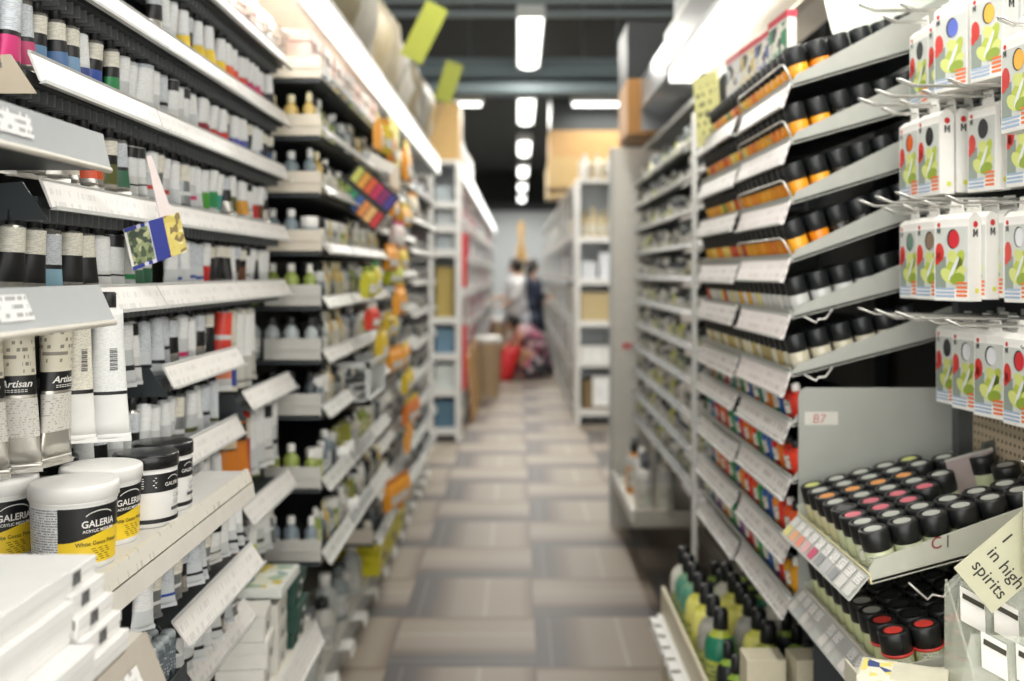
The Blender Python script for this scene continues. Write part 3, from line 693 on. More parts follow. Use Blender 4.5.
for i in range(3):
    obj('price_label', MB().prism([(.0085, 0, -.015), (.0265, 0, -.060), (.0275, 0, -.060), (.0095, 0, -.015)], (0, .085, 0)).mesh('price_label', PRINT('#efeeea', '#8d8b88', 110, 60, .56)), t, (0, .10 + i * .155, 0))

# --- under the tub shelf
wall_shelf('low railed shelf jutting out below the tub shelf', 1.56, 2.02, -.525, .868, lean=.024, endh=.045, group='low shelves below the tubs')
wall_shelf('lowest railed shelf beside the dark capped tubes', 1.76, 2.14, -.57, .722, lean=.022, endh=.045, group='low shelves below the tubs')
tube_row('row under the tub shelf', .975, 1.50, .042, -.545, [PL(), PL(), D_('#2f4fa0'), PL(), PL(), D_('#202224'), D_('#202224'), PL(), PL(), PL('#c9c3b0'), ST('#202224'), ST('#202224')], r=.013, L=.095)
tube_row('row under the jutting low shelf', .83, 1.64, .045, -.56, [PL('#c9c3b0'), ST('#202224'), ST('#202224'), ST('#202224'), PL('#c9c3b0'), ST('#202224'), PL(), PL(), PL()], r=.014, L=.10)
# caps-up dark tubes standing in a tray
def dark_tube():
    p = Proto('ink_tube', MB().lathe([(.0105, 0), (.0117, .003), (.0117, .056), (.0095, .061)], 18).mesh('tube_body', M('#5f686d', .25, .2, kind='smoked_plastic')))
    p.part('cap', MB().lathe([(.0098, .060), (.0114, .061), (.0114, .066), (.009, .070), (.001, .071)], 18).mesh('cap', M('#8d9496', .35, kind='cap_plastic')))
    p.part('label', arc(MB(), .0120, -2.4, .2, .016, .05, 10).mesh('label', PRINT('#566064', '#c2c6c6', 200, 150, .55)))
    p.part('foot_mark', arc(MB(), .0121, -2.0, -.6, .008, .013, 8).mesh('foot_mark', INK))
    return p
dt = dark_tube()
t = empty('low_tray', (-.498, 1.42, .80)); tag(t, 'dark low tray holding smoky capped tubes under the tub shelf', 'tray')
obj('tray_floor', MB().box(-.20, 0, 0, .13, -.012, 0).mesh('tray_floor', CHAR), t)
obj('tray_lip', MB().box(-.003, .0, 0, .13, 0, .012).mesh('tray_lip', CHAR), t)
k = 0
for i in range(4):
    for j in range(4):
        k += 1
        dt.put((-.518 - j * .0252, 1.445 + i * .026, .8002), (0, 0, R(U(-20, 20))), 'smoky grey capped tube, %s along the %s line of the low tray' % (ordw(i + 1), ORD[j]), 'paint tube', 'smoky capped tubes in the low tray')
t = empty('low_shelf', (-.49, 1.36, .7245)); tag(t, 'dark low shelf board carrying the blue carton', 'shelf')
obj('shelf_board', MB().box(-.32, 0, 0, .22, -.015, 0).mesh('shelf_board', CHAR), t); obj('shelf_lip', MB().box(-.004, 0, 0, .22, 0, .008).mesh('shelf_lip', CHAR), t)
t = empty('low_carton', (-.50, 1.47, .725)); tag(t, 'blue carton lying below the smoky capped tubes', 'carton')
obj('carton_body', MB().box(-.12, .0, -.09, .09, 0, .06, ch=.002).mesh('carton_body', M('#2c3f86', .45, kind='card')), t); obj('end_flap', MB().box(.0005, .0015, -.08, .08, .008, .052).mesh('end_flap', PRINT('#3b4f9a', '#c9cbe0', 90, 60)), t)
# bottom shelf with white and green boxes by the bay end
t = empty('bottom_shelf', (-.525, 2.0, .50)); tag(t, 'grey-railed bottom shelf carrying the white and green boxes', 'shelf')
obj('shelf_board', MB().box(-.29, 0, 0, .66, -.02, 0).mesh('shelf_board', OFFW), t); obj('price_rail', rail_mesh(.66, .05, 1, .02), t)
def carton(nm, w, d, h, col, patch=None, topcol=None):
    p = Proto(nm, MB().box(-w / 2, w / 2, -d / 2, d / 2, 0, h, ch=.0015).mesh('carton_body', M(col, .5, kind='card')))
    p.part('lid', MB().box(-w / 2 - .001, w / 2 + .001, -d / 2 - .001, d / 2 + .001, h * .55, h + .001, ch=.0015).mesh('lid', M(topcol or col, .5, kind='card')))
    if patch: p.part('label', MB().box(w / 2 + .001, w / 2 + .0016, -.012, .012, h * .2, h * .5).mesh('label', PRINT(patch, '#dddddd', 200, 200)))
    return p
cw = carton('paint_set_box', .10, .11, .055, '#dad8d0', '#4a4c4e')
for i in range(3): cw.put((-.595 + .007 * (i % 2), 2.235, .5005 + i * .0565), (0, 0, R(6)), 'white paint set box in the low stack, %s from the bottom' % ordw(i + 1), 'box', 'white boxes stacked on the bottom shelf')
cw2 = carton('paint_set_box', .10, .13, .05, '#cfcdc4', '#5a5c5e')
for i in range(3): cw2.put((-.592, 2.365, .5005 + i * .0515), (0, 0, R(4)), 'greyish white set box behind the front stack, %s from the bottom' % ordw(i + 1), 'box', 'white boxes stacked on the bottom shelf')
cg = carton('green_box', .14, .12, .032, '#20453a', '#cfd2c8')
for i in range(5): cg.put((-.606 + .006 * (i % 3), 2.515, .5005 + i * .0335), (0, 0, R(3 * (i % 2))), 'dark green box in the low stack, %s from the bottom' % ordw(i + 1), 'box', 'green boxes stacked on the bottom shelf')
o = obj('picture_set', MB().box(-.10, .07, -.1, .1, 0, .022, ch=.002).mesh('picture_set', M('#d9dcd6', .4, kind='card')), None, (-.60, 2.40, .6695)); tag(o, 'wide box with a pale landscape lid lying over the greenish stacks', 'box')
obj('lid_print', MB().box(-.09, .06, -.09, .09, .0222, .0228).mesh('lid_print', SPOTS(['#9cb09a', '#d6d7c4', '#7fa0a8', '#e3e3da', '#c9b44e'], 30)), o)
# ================================================================== BOTTLE BAYS (tube side, beyond the tubes)
_pc = {}
def bottle(r, h, body, cap, label=None, shape='round', name='small_bottle'):
    k = ('bt', r, h, body, cap, label, shape, name)
    if k in _pc: return _pc[k]
    n = 16
    if shape == 'jar': prof = [(r * .93, 0), (r, h * .04), (r, h * .66), (r * .9, h * .70)]; cp = [(r * .94, h * .69), (r * .98, h * .71), (r * .98, h * .97), (r * .9, h), (.001, h)]
    elif shape == 'slim': prof = [(r * .93, 0), (r, h * .03), (r, h * .62), (r * .8, h * .7), (r * .42, h * .75), (r * .42, h * .8)]; cp = [(r * .5, h * .78), (r * .52, h * .79), (r * .45, h * .97), (r * .3, h), (.001, h)]
    else: prof = [(r * .93, 0), (r, h * .03), (r, h * .60), (r * .93, h * .68), (r * .6, h * .76), (r * .42, h * .79), (r * .42, h * .82)]; cp = [(r * .50, h * .81), (r * .52, h * .82), (r * .52, h * .97), (r * .45, h), (.001, h)]
    p = Proto(name, MB().lathe(prof, n).mesh('bottle_body', M(body, .3, kind='bottle_plastic')))
    p.part('cap', MB().lathe(cp, n).mesh('cap', M(cap, .4, kind='cap_plastic')))
    if label: p.part('label', arc(MB(), r + .0004, -PI, PI, h * .12, h * .5, 16).mesh('label', PRINT(label, '#4a4a4a', 150, 110)))
    _pc[k] = p; return p
def packet(w, h, col, head=None, d=.018, print_=None, name='hang_packet'):
    """flat hanging packet, wide along Y, front faces +X, origin at its bottom"""
    k = ('pk', w, h, col, head, d, print_, name)
    if k in _pc: return _pc[k]
    m = MB().loft([[(-d * .1 * (1 if x < 0 else 1) + (d * e * .5 if x > 0 else -d * e * .5), y, z) for x, y in ((1, -w / 2), (1, w / 2), (-1, w / 2), (-1, -w / 2))] for z, e in ((0, .15), (h * .1, .8), (h * .5, 1.), (h * .8, .7), (h, .12))], 0, smooth=False)
    p = Proto(name, m.mesh('packet_body', M(col, .4, kind='packet_card')))
    p.part('header', MB().box(-.002 - d * .1, .003 - d * .1, -w / 2, w / 2, h * .9, h * 1.16).mesh('header', M(head or col, .45, kind='packet_card')))
    p.part('front_print', MB().quad((d * .41, -w * .42, h * .2), (d * .41, w * .42, h * .2), (d * .41, w * .42, h * .5), (d * .41, -w * .42, h * .5)).mesh('front_print', PRINT(print_ or '#e6e2d8', '#47474a', 70, 50)))
    _pc[k] = p; return p
def case(w, d, h, col, mat2='#2a2c2e', name='paint_case'):
    """hinged case, front faces +X"""
    k = ('cs', w, d, h, col, name)
    if k in _pc: return _pc[k]
    p = Proto(name, MB().box(-d, 0, -w / 2, w / 2, 0, h * .55, ch=.004).mesh('case_base', M(col, .4, kind='case_plastic')))
    p.part('case_lid', MB().box(-d - .001, .002, -w / 2 - .001, w / 2 + .001, h * .56, h, ch=.004).mesh('case_lid', M(col, .4, kind='case_plastic')))
    p.part('latch', MB().box(0, .006, -w * .1, w * .1, h * .4, h * .7, ch=.001).mesh('latch', M(mat2, .4, kind='case_plastic')))
    _pc[k] = p; return p

DZ = [1.905, 1.755, 1.607, 1.455, 1.312, 1.172, 1.028, .838, .648]
NAMES = ['top', 'second', 'third', 'fourth', 'fifth', 'sixth', 'seventh', 'eighth', 'ninth', 'tenth', 'eleventh', 'twelfth']
PANEL = M('#d3cab9', .5, kind='cream_enamel'); PANELG = M('#c1bfb8', .5, kind='cream_enamel')
def bay_shelf(y0, y1, xf, z, label, xb=-.932, s=1, panelw=.15, pmat=PANEL, hp=.055, rails=2, group='shelves of the bottle bays', frail=.026, cards=0, rm=None):
    t = empty('shelf', (xf, y0, z)); tag(t, label, 'shelf', group)
    l = y1 - y0; a, b_ = sorted((xb - xf, -s * .004))
    obj('shelf_board', MB().box(a, b_, 0, l, -.012, 0).mesh('shelf_board', CHAR), t)
    a, b_ = sorted((-s * panelw, -s * .002))
    if panelw:
        obj('side_panel', MB().prism([(a, 0, -.004), (b_, 0, -.004), (b_, 0, hp - .006), (b_ - (s * .004), 0, hp), (a, 0, hp)] if s > 0 else [(a, 0, -.004), (b_, 0, -.004), (b_, 0, hp), (a, 0, hp)], (0, .004, 0)).box(a, b_, -.003, 0, hp * .45, hp * .55).mesh('side_panel', pmat), t)
    for i in range(rails):
        y = l * i / rails
        obj('price_rail', rail_mesh(l / rails - .012, frail, s, .018, rm or (PRINT('#c3c3bd', '#8d8d8a', 60, 55, .54, .35) if i % 2 == 0 else PRINT('#9d9f9b', '#757573', 60, 55, .54, .35))), t, (0, y, frail - .004))
    return t
BOT = [('#d9d6cc', '#e8e6e0', '#cfcabb', 'white'), ('#7c8890', '#e3e2de', '#c9ccc9', 'grey'), ('#c4a862', '#d8cfa9', '#c9c3a4', 'amber'), ('#3a4044', '#1f2123', '#8d8f8d', 'dark'),
       ('#a9b0b0', '#2a2c2e', '#e3e1da', 'black-capped grey'), ('#6d7a7e', '#c9cac6', '#4b5355', 'slate'), ('#d3cfbf', '#1f2123', '#e0dccf', 'black-capped cream'), ('#8c9a4a', '#e3e1da', '#d4d59a', 'green')]
def put_items(z, y0, y1, xf, pitch, shelfname, rng, palette, depth0=0, hmax=.10, grp=None, s=1, hs=(.095, .11, .12), pre='small'):
    """line of bottles, jars and packets standing along a shelf"""
    y = y0; n = 0
    while y < y1:
        b_ = palette[rng.randrange(len(palette))]
        kind = rng.random(); n += 1
        h = rng.choice(hs); h = min(h, hmax)
        if kind < .45: p = bottle(.021, h, b_[0], b_[1], b_[2], 'round', pre + '_bottle'); w = 'bottle'
        elif kind < .75: p = bottle(.024, min(h, .09), b_[0], b_[1], b_[2], 'jar', pre + '_jar'); w = 'jar'
        else: p = bottle(.017, h, b_[0], b_[1], b_[2], 'slim', pre + '_dropper'); w = 'slim bottle'
        p.put((xf - s * (.032 + rng.random() * .006), y, z + .0005), (0, 0, rng.random() * 6), '%s %s, %s thing along the %s' % (b_[3], w, ordw(n), shelfname), 'bottle' if w != 'jar' else 'jar', grp or 'small goods on the ' + shelfname)
        if n == 1 and depth0:
            for q in range(depth0):
                p2 = bottle(.021, min(.11, hmax), b_[0], b_[1], b_[2])
                p2.put((xf - s * (.085 + .05 * q), y, z + .0005), (0, 0, rng.random() * 6), '%s bottle, %s back at the open end, %s' % (b_[3], ordw(q + 2), shelfname), 'bottle', grp or 'small goods on the ' + shelfname)
        y += pitch * (.85 + .3 * rng.random())
rng = random.Random(5)
for i, z in enumerate(DZ):
    nm = NAMES[i]
    pm = PANEL if i < 4 else PANELG
    bay_shelf(2.675, 3.95, -.51, z, '%s shelf of the nearest bottle bay with a cream end panel' % nm, panelw=.15, pmat=pm, rails=3, cards=1)
    hm = min(.118, DZ[i - 1] - z - .02) if i else .05
    put_items(z, 2.71, 3.92, -.512, .066, '%s shelf of the nearest bottle bay' % nm, rng, BOT, 3, hm)
for i in range(10):
    z = 1.90 - i * .172; nm = NAMES[i]
    bay_shelf(3.97, 5.55, -.555, z, '%s shelf of the middle bottle bay' % nm, panelw=.14, rails=3)
    put_items(z, 4.02, 5.5, -.557, .125, '%s shelf of the middle bottle bay' % nm, rng, BOT[:2] + BOT[4:6] + BOT[6:7], 0)
for i in range(10):
    z = 1.86 - i * .176; nm = NAMES[i]
    bay_shelf(5.57, 7.18, -.585, z, '%s shelf of the farthest bottle bay' % nm, panelw=.14, rails=2)
    put_items(z, 5.65, 7.1, -.587, .19, '%s shelf of the farthest bottle bay' % nm, rng, BOT[:2] + BOT[4:6], 0)

# --- coloured goods on the bottle bays
def hangs(list_, group):
    for (px, z, w, h, col, head, lb) in list_:
        x = -.535; y = F * .535 / (518 - px)
        x0 = -.50 if y < 3.95 else -.545 if y < 5.55 else -.575
        packet(w * 1.6, h * 1.2, col, head, d=.03).put((x0 + .052, y, z), (0, 0, R(U(-14, 4))), lb, 'packet', group)
OR = '#f0a020'; YE = '#e8c81e'; LY = '#efe06a'; BR = '#b98a3a'
hangs([(352, 1.79, .05, .085, OR, YE, 'orange and yellow packet highest in the bottle bays, beside the cream shelf corner'),
       (360, 1.80, .05, .085, YE, OR, 'yellow packet just past the highest orange one'),
       (368, 1.79, .05, .08, '#d98a2a', YE, 'brownish orange packet third along the highest line'),
       (398, 1.80, .11, .13, OR, YE, 'orange packet hanging under the bright canopy end of the bottle bays'),
       (404, 1.66, .10, .08, '#e9dfc4', OR, 'cream and orange packet below the canopy end'),
       (384, 1.615, .16, .075, OR, OR, 'broad orange packet beside the colour chart'),
       (396, 1.60, .12, .07, '#f0b132', YE, 'amber packet just past the broad orange one'),
       (388, 1.50, .09, .08, '#e5d3cd', '#c83a6c', 'pale packet with a magenta header strip'),
       (381, 1.405, .13, .075, OR, OR, 'orange packet hanging at eye level'),
       (393, 1.41, .13, .07, YE, OR, 'yellow packet hanging at eye level'),
       (384, 1.35, .14, .06, '#c5cc2e', YE, 'lime yellow packet under the pair at lens height'),
       (378, 1.235, .12, .085, OR, OR, 'orange packet under the lime yellow one, nearer end'),
       (391, 1.24, .14, .085, '#f2b41f', YE, 'golden packet under the lime yellow one, farther end'),
       (380, 1.15, .12, .07, YE, YE, 'flat yellow packet below the golden one'),
       (385, 1.00, .16, .075, OR, OR, 'orange packet above the small yellow block'),
       (396, .995, .16, .07, '#f2a81f', YE, 'deep yellow packet behind the low orange one'),
       (399, .86, .14, .08, YE, '#c5a71e', 'yellow block packet near the bay middle'),
       (403, .70, .20, .09, '#e07a20', YE, 'red orange packet low in the bottle bays'),
       (400, .60, .18, .09, OR, OR, 'orange packet lowest on the hanging line'),
       (388, .44, .18, .09, OR, '#d07a1e', 'orange packet close above the yellow cases'),
       (394, .40, .14, .07, '#d99018', OR, 'dull orange packet behind the one above the yellow cases'),
       (341, 1.32, .05, .07, '#c5c03a', '#8a9a3a', 'olive yellow packet past the cream shelf ends'),
       (349, 1.33, .05, .075, '#d8c83e', '#3a8a4a', 'yellow packet with green header past the cream shelf ends'),
       (345, 1.22, .05, .06, '#d04030', '#e0d9cc', 'small red packet beneath the olive yellow one'),
       (356, 1.10, .05, .09, '#d8b832', '#b89a2a', 'mustard packet above the grey palette rack')], 'coloured packets on the bottle bays')
# pale yellow display card over the packets
t = empty('display_card', (-.475, 3.95, 1.81)); tag(t, 'bright pale yellow display card under the canopy', 'card')
obj('card', MB().box(-.002, 0, -.16, .16, 0, .17).mesh('card', M('#f0e566', .45, kind='card')), t)
obj('card_print', MB().box(.0, .0006, -.13, .13, .04, .13).mesh('card_print', PRINT('#f6f0a8', '#c9b84a', 40, 30)), t)
obj('card_foot', MB().box(-.004, .004, -.15, .15, -.09, 0).mesh('card_foot', M('#e6d3bb', .5, kind='card')), t)
# colour chart: sloping board of coloured bars
t = empty('colour_chart', (-.465, 3.17, 1.63), (0, R(38), R(30))); tag(t, 'tilted black colour chart with two rows of bright swatches', 'colour chart')
obj('board', MB().box(-.085, .085, -.002, .002, -.07, .07, ch=.001).mesh('board', M('#2a2c2c', .5, kind='card')), t)
cc = [('#c9326a', '#e9dca0', '#e8dfd5'), ('#7aa84a', '#5b3f8c', '#e0812a'), ('#2c8a58', '#46508c', '#d8553a')]
cols1 = ['#cdd06a', '#e8a84a', '#e0653a', '#c42f5c', '#8a2f6a', '#4a3f8c']; cols2 = ['#7d9a4a', '#2f8a62', '#3d5f9c', '#d98a4a', '#e0b070', '#c43a3a']
for rI, cs in enumerate((cols1, cols2)):
    for i, c in enumerate(cs):
        obj('swatch', MB().box(-.078 + i * .0265, -.055 + i * .0265, -.0045, -.002, .008 - rI * .07, .060 - rI * .07, ch=.001).mesh('swatch', M(c, .4, kind='swatch')), t)
t2 = empty('price_flag', (-.455, 3.10, 1.735), (0, R(30), R(-12))); tag(t2, 'slim white shelf flag sticking out above the colour chart', 'price flag', 'white flags on the bottle bays'); obj('flag', MB().box(0, .09, -.003, .003, 0, .03).mesh('flag', M('#efe9df', .4, kind='card')), t2); obj('clip', MB().box(-.02, .005, -.006, .006, .004, .026).mesh('clip', GREYP), t2)
# grey palette rack on the nearest bottle bay
t = empty('palette_rack', (-.50, 3.24, 1.0)); tag(t, 'grey plastic rack stacked with oval palettes, jutting from the bottle bay', 'rack')
GP = M('#b9bcb9', .3, kind='grey_plastic')
obj('rack_box', MB().box(-.10, .06, -.17, .17, 0, .012).box(-.10, .06, -.17, -.162, 0, .018).box(-.10, -.085, -.17, -.162, 0, .13).box(.045, .06, -.17, -.162, 0, .13).box(-.10, .06, -.17, -.162, .112, .13).box(-.10, .06, .162, .17, 0, .13).box(-.10, -.094, -.17, .17, 0, .13).box(.05, .06, -.17, .17, .0, .022, ch=.003).box(.045, .065, -.17, .17, .118, .13).mesh('rack_box', GP), t)
for i in range(5):
    o = obj('palette', MB().lathe([(.001, 0), (.055, 0), (.064, .004), (.066, .008), (.060, .008), (.052, .004), (.001, .003)], 24).mesh('palette', M('#d9dbd9' if i % 2 else '#3f4446', .35, kind='palette_plastic')), None, (-.52, 3.24 + U(-.02, .02), 1.0125 + i * .0125)); o.scale = (.85, 1.5, 1)
    tag(o, 'oval mixing palette in the grey rack, %s from the bottom' % ordw(i + 1), 'palette', 'palettes in the grey rack')
# small plants of yellow-green bristle on white tubs (brush tops)
for i, (xx, yy, zz) in enumerate(((-.53, 3.05, .8385), (-.53, 3.22, .6485), (-.53, 3.14, .8385))):
    p = Proto('brush_tub', MB().lathe([(.026, 0), (.03, .003), (.031, .05), (.029, .05), (.027, .006)], 18).mesh('tub_body', TUBW))
    m = MB(); r2 = random.Random(i)
    for q in range(26):
        a = r2.random() * 6.28; rr = r2.random() * .02; ll = .03 + r2.random() * .03; c = (rr * math.cos(a), rr * math.sin(a))
        m.box(c[0] - .002, c[0] + .002, c[1] - .002, c[1] + .002, .03, .05 + ll, 0)
    p.part('bristle_tops', m.mesh('bristle_tops', M('#9a9a3a', .5, kind='bristle')))
    p.put((xx, yy, zz), (0, 0, 0), 'white tub of yellow-green sticks, %s on the low bottle shelves' % ('farther one', 'lower one', 'middle one')[(i) % 3] if i else 'white tub of yellow-green sticks, nearest on the low bottle shelves', 'tub', 'white tubs of yellow-green sticks')
# yellow cases on the base deck
for i, (yy, zz, ww, lb) in enumerate(((4.50, .1125, .30, 'yellow case at the floor deck, nearest of the pile'), (4.50, .2085, .30, 'yellow case lying on the nearest one of the floor pile'), (4.84, .1125, .30, 'yellow case second along the floor deck'), (4.84, .2085, .28, 'yellow case on top of the second floor case'), (5.20, .1125, .32, 'yellow case third along the floor deck'), (5.20, .2085, .26, 'olive yellow case on the third floor case'))):
    case(ww, .20, .095, '#d8cc1c' if i < 5 else '#b8a81c').put((-.60 if i % 2 else -.585, yy, zz), (0, 0, 0), lb, 'case', 'yellow cases on the floor deck')
# grey bags and bottles on the floor deck nearer the lens
for i in range(10):
    y = 2.78 + i * .15
    bottle(.042, .21 - .02 * (i % 3), ['#b9beb9', '#8d9695', '#d4d2ca'][i % 3], ['#2c2f31', '#e0ded8', '#6a7072'][(i + 1) % 3], '#cfd1cb', 'round', 'large_bottle').put((-.69 + .02 * (i % 2), y, .1125), (0, 0, U(0, 6)), 'large greyish bottle on the floor deck, %s from the tube bay' % ordw(i + 1), 'bottle', 'large bottles on the floor deck')
for i in range(6):
    y = 5.50 + i * .27
    bottle(.04, .15, ['#c9ccc6', '#a8aeb0', '#5f6ca8'][i % 3], ['#e0ded8', '#2c2f31'][i % 2], '#dcdcd6', 'round', 'large_bottle').put((-.69, y, .1125), (0, 0, U(0, 6)), 'large pale bottle on the floor deck, %s past the yellow cases' % ordw(i + 1), 'bottle', 'large bottles past the yellow cases')
# white flags along the floor deck
for i in range(13):
    y = 3.0 + i * .31
    t = empty('price_flag', (-.63, y, .085), (0, R(-8), R(U(-6, 6)))); tag(t, 'white price flag on the floor deck edge, %s from the tube bay' % ordw(i + 1), 'price flag', 'white flags along the floor deck')
    obj('flag', MB().box(0, .05, -.05, .05, .0, .003).box(.047, .05, -.05, .05, -.03, .003).mesh('flag', M('#efeeea', .45, kind='card')), t)
    obj('clip', MB().box(-.012, .004, -.012, .012, -.008, .008).mesh('clip', GREYP), t)

# --- bright canopy over the bottle bays and tubes
t = canopy('long white lit canopy fascia over the tube and bottle shelving', 1, 1.9, 7.18, -.55, -.95, 2.07, 2.185)
obj('light_diffuser', MB().box(-.548, -.545, 1.95, 7.15, 2.08, 2.175).mesh('light_diffuser', EMIT('#fdfcf6', 1.05)), t, label='glowing white fascia diffuser')
area('canopy_and_fill_light', (-.70, 4.5, 2.05), .12, 5.0, 11, rot=(0, R(-25), 0)); area('canopy_and_fill_light', (-.62, 2.0, 2.05), .08, 1.3, 2.5, rot=(0, R(-20), 0))
# goods lying on the topmost tube shelf, pink and white packs
for i in range(6):
    y = 1.9 + i * .16; c = ['#e6cfc4', '#ead9cf', '#e8e6e2', '#e3c6bd', '#f0eeea', '#d6cfc4'][i]
    case(.14, .12, .085, c, '#c9b9ac', 'card_box').put((-.625, y, 1.958), (0, 0, R(U(-5, 5))), '%s card box on the topmost tube-bay shelf, %s along' % ('pinkish' if i in (0, 1, 3) else 'white', ordw(i + 1)), 'box', 'card boxes on the topmost tube shelf')
for i in range(7):
    y = 2.85 + i * .19; c = ['#e9c9bd', '#e2d7cc', '#ecd4c8', '#c9c0b6', '#e6bfae', '#efe6dc', '#e3b8a8'][i]
    case(.16, .14, .082, c, '#c9b9ac', 'card_box').put((-.56, y, 1.906 + .0005 if False else 1.9745), (0, 0, R(U(-3, 3))), 'pale pink card box tucked under the canopy, %s along the top bottle shelf' % ordw(i + 1), 'box', 'card boxes tucked under the canopy')
t = empty('riser', (-.55, 2.72, 1.962)); tag(t, 'thin riser board carrying the pale pink boxes under the canopy', 'board'); obj('riser_board', MB().box(-.3, -.005, 0, 1.3, 0, .012).mesh('riser_board', BEIGE), t)
for q in range(3): obj('riser_leg', MB().box(-.28, -.27, .02 + q * .6, .03 + q * .6, -.0565, 0).mesh('riser_leg', BEIGE), t)
# wrapped goods standing on the canopy
def bag(w, d, h, seed, col):
    r2 = random.Random(seed); rings = []
    for k in range(9):
        t_ = k / 8; e = (1 - (2 * t_ - 1) ** 4) * .5 + .5; e *= (1 - .55 * max(0, t_ - .7) / .3)
        ph = r2.random() * 6
        rings.append([((d * .5 * math.cos(a)) * e * (1 + .08 * math.sin(3 * a + ph)) + .02 * (r2.random() - .5), w * .5 * math.sin(a) * e * (1 + .06 * math.sin(4 * a + ph)), h * t_) for a in [2 * PI * j / 20 for j in range(20)]])
    p = Proto('wrapped_bag', MB().loft(rings, 0).mesh('bag_body', M(col, .5, bump=.5, scale=14, kind='wrapped_plastic')))
    p.part('bag_neck', MB().loft([[(.02 * math.cos(a) * e, w * .16 * math.sin(a) * e, z) for a in [2 * PI * j / 12 for j in range(12)]] for z, e in ((h * .98, 1.4), (h * 1.04, .5), (h * 1.10, 1.3))], 0).mesh('bag_neck', M(col, .3, kind='wrapped_plastic')))
    return p
for i in range(10):
    y = 2.75 + i * .46
    bag(.38, .30, U(.46, .56), i, ['#9d937e', '#aba699', '#94896f', '#a39e92', '#a99b7c'][i % 5]).put((-.72, y, 2.2055), (0, 0, U(-.2, .2)), 'beige plastic-wrapped bundle on the canopy, %s from the tube end' % ordw(i + 1), 'bundle', 'plastic-wrapped bundles on the canopy')
for i, (x, y, z, l) in enumerate(((-.50, 4.8, 2.39, .28), (-.47, 6.4, 2.46, .25))):
    t = empty('hang_tag', (x, y, z), (R(8), R(26 - 8 * i), R(10 - 4 * i))); tag(t, 'yellow-green sign card rising from the wrapped bundles, %s one' % ('nearer' if i == 0 else 'farther'), 'sign card', 'yellow-green sign cards')
    obj('card', MB().box(-.055, .055, -.001, .001, 0, l, ch=.0005).mesh('card', M('#b3bb45', .5, kind='card')), t)
    obj('stick', MB().tube([(0, .004, -.22), (0, .004, l * .8)], .003).mesh('stick', STEEL), t)
# ================================================================== JAR SIDE: SLOPING TRAYS
TRAYG = M('#aaaca5', .45, kind='grey_enamel'); RAILP = PRINT('#dfd7d4', '#b5adab', 55, 45, .56, .35); RAILP2 = PRINT('#c9c6c2', '#8f8a88', 50, 40, .54, .35); WIRE = M('#d9d8d2', .3, .4, kind='chrome_wire')
def paint_jar(r, hb, hl, body, lid, top=None, ring=None, label=None, name='paint_jar'):
    k = ('pj', r, hb, hl, body, lid, top, ring, label, name)
    if k in _pc: return _pc[k]
    n = 24
    p = Proto(name, MB().lathe([(r * .94, 0), (r, .003), (r, hb * .9), (r * .9, hb)], n).mesh('jar_body', M(body, .25, kind='jar_paint', coat=.4)))
    L_ = p.part('lid', MB().lathe([(r * 1.0, hb - .002), (r * 1.04, hb - .001), (r * 1.04, hb + hl * .93), (r * .97, hb + hl), (r * .78, hb + hl), (r * .76, hb + hl - .001), (.001, hb + hl - .001)], n, cap0=False).mesh('lid', M(lid, .35, kind='lid_plastic')))
    if top: p.part('lid_sticker', MB().disc((0, 0, hb + hl - .0004), (1, 0, 0), (0, 1, 0), r * .62, 20).mesh('lid_sticker', M(top, .35, .15, kind='sticker')), L_)
    if ring: p.part('neck_ring', MB().lathe([(r * 1.03, hb - .006), (r * 1.07, hb - .005), (r * 1.07, hb - .001), (r * 1.0, hb - .001)], n).mesh('neck_ring', M(ring, .35, kind='lid_plastic')))
    if label:
        li = p.part('label', arc(MB(), r + .0005, -2.6, -.9, .006, hb * .8, 10).mesh('label', PRINT(label, '#6a6d5c', 260, 170, .55)))
        m = MB(); f = on_cyl(r + .001, -1.55, hb * .3); m.add([f(.0035 * math.cos(2 * PI * j / 12), .0035 * math.sin(2 * PI * j / 12)) for j in range(12)], [tuple(range(12))])
        p.part('red_dot', m.mesh('red_dot', M('#cf2f2a', .4, kind='label_ink')), li)
    _pc[k] = p; return p
def sloped(x, y, z, tilt): return Matrix.Translation((x, y, z)) @ Matrix.Rotation(-R(tilt), 4, 'Y')
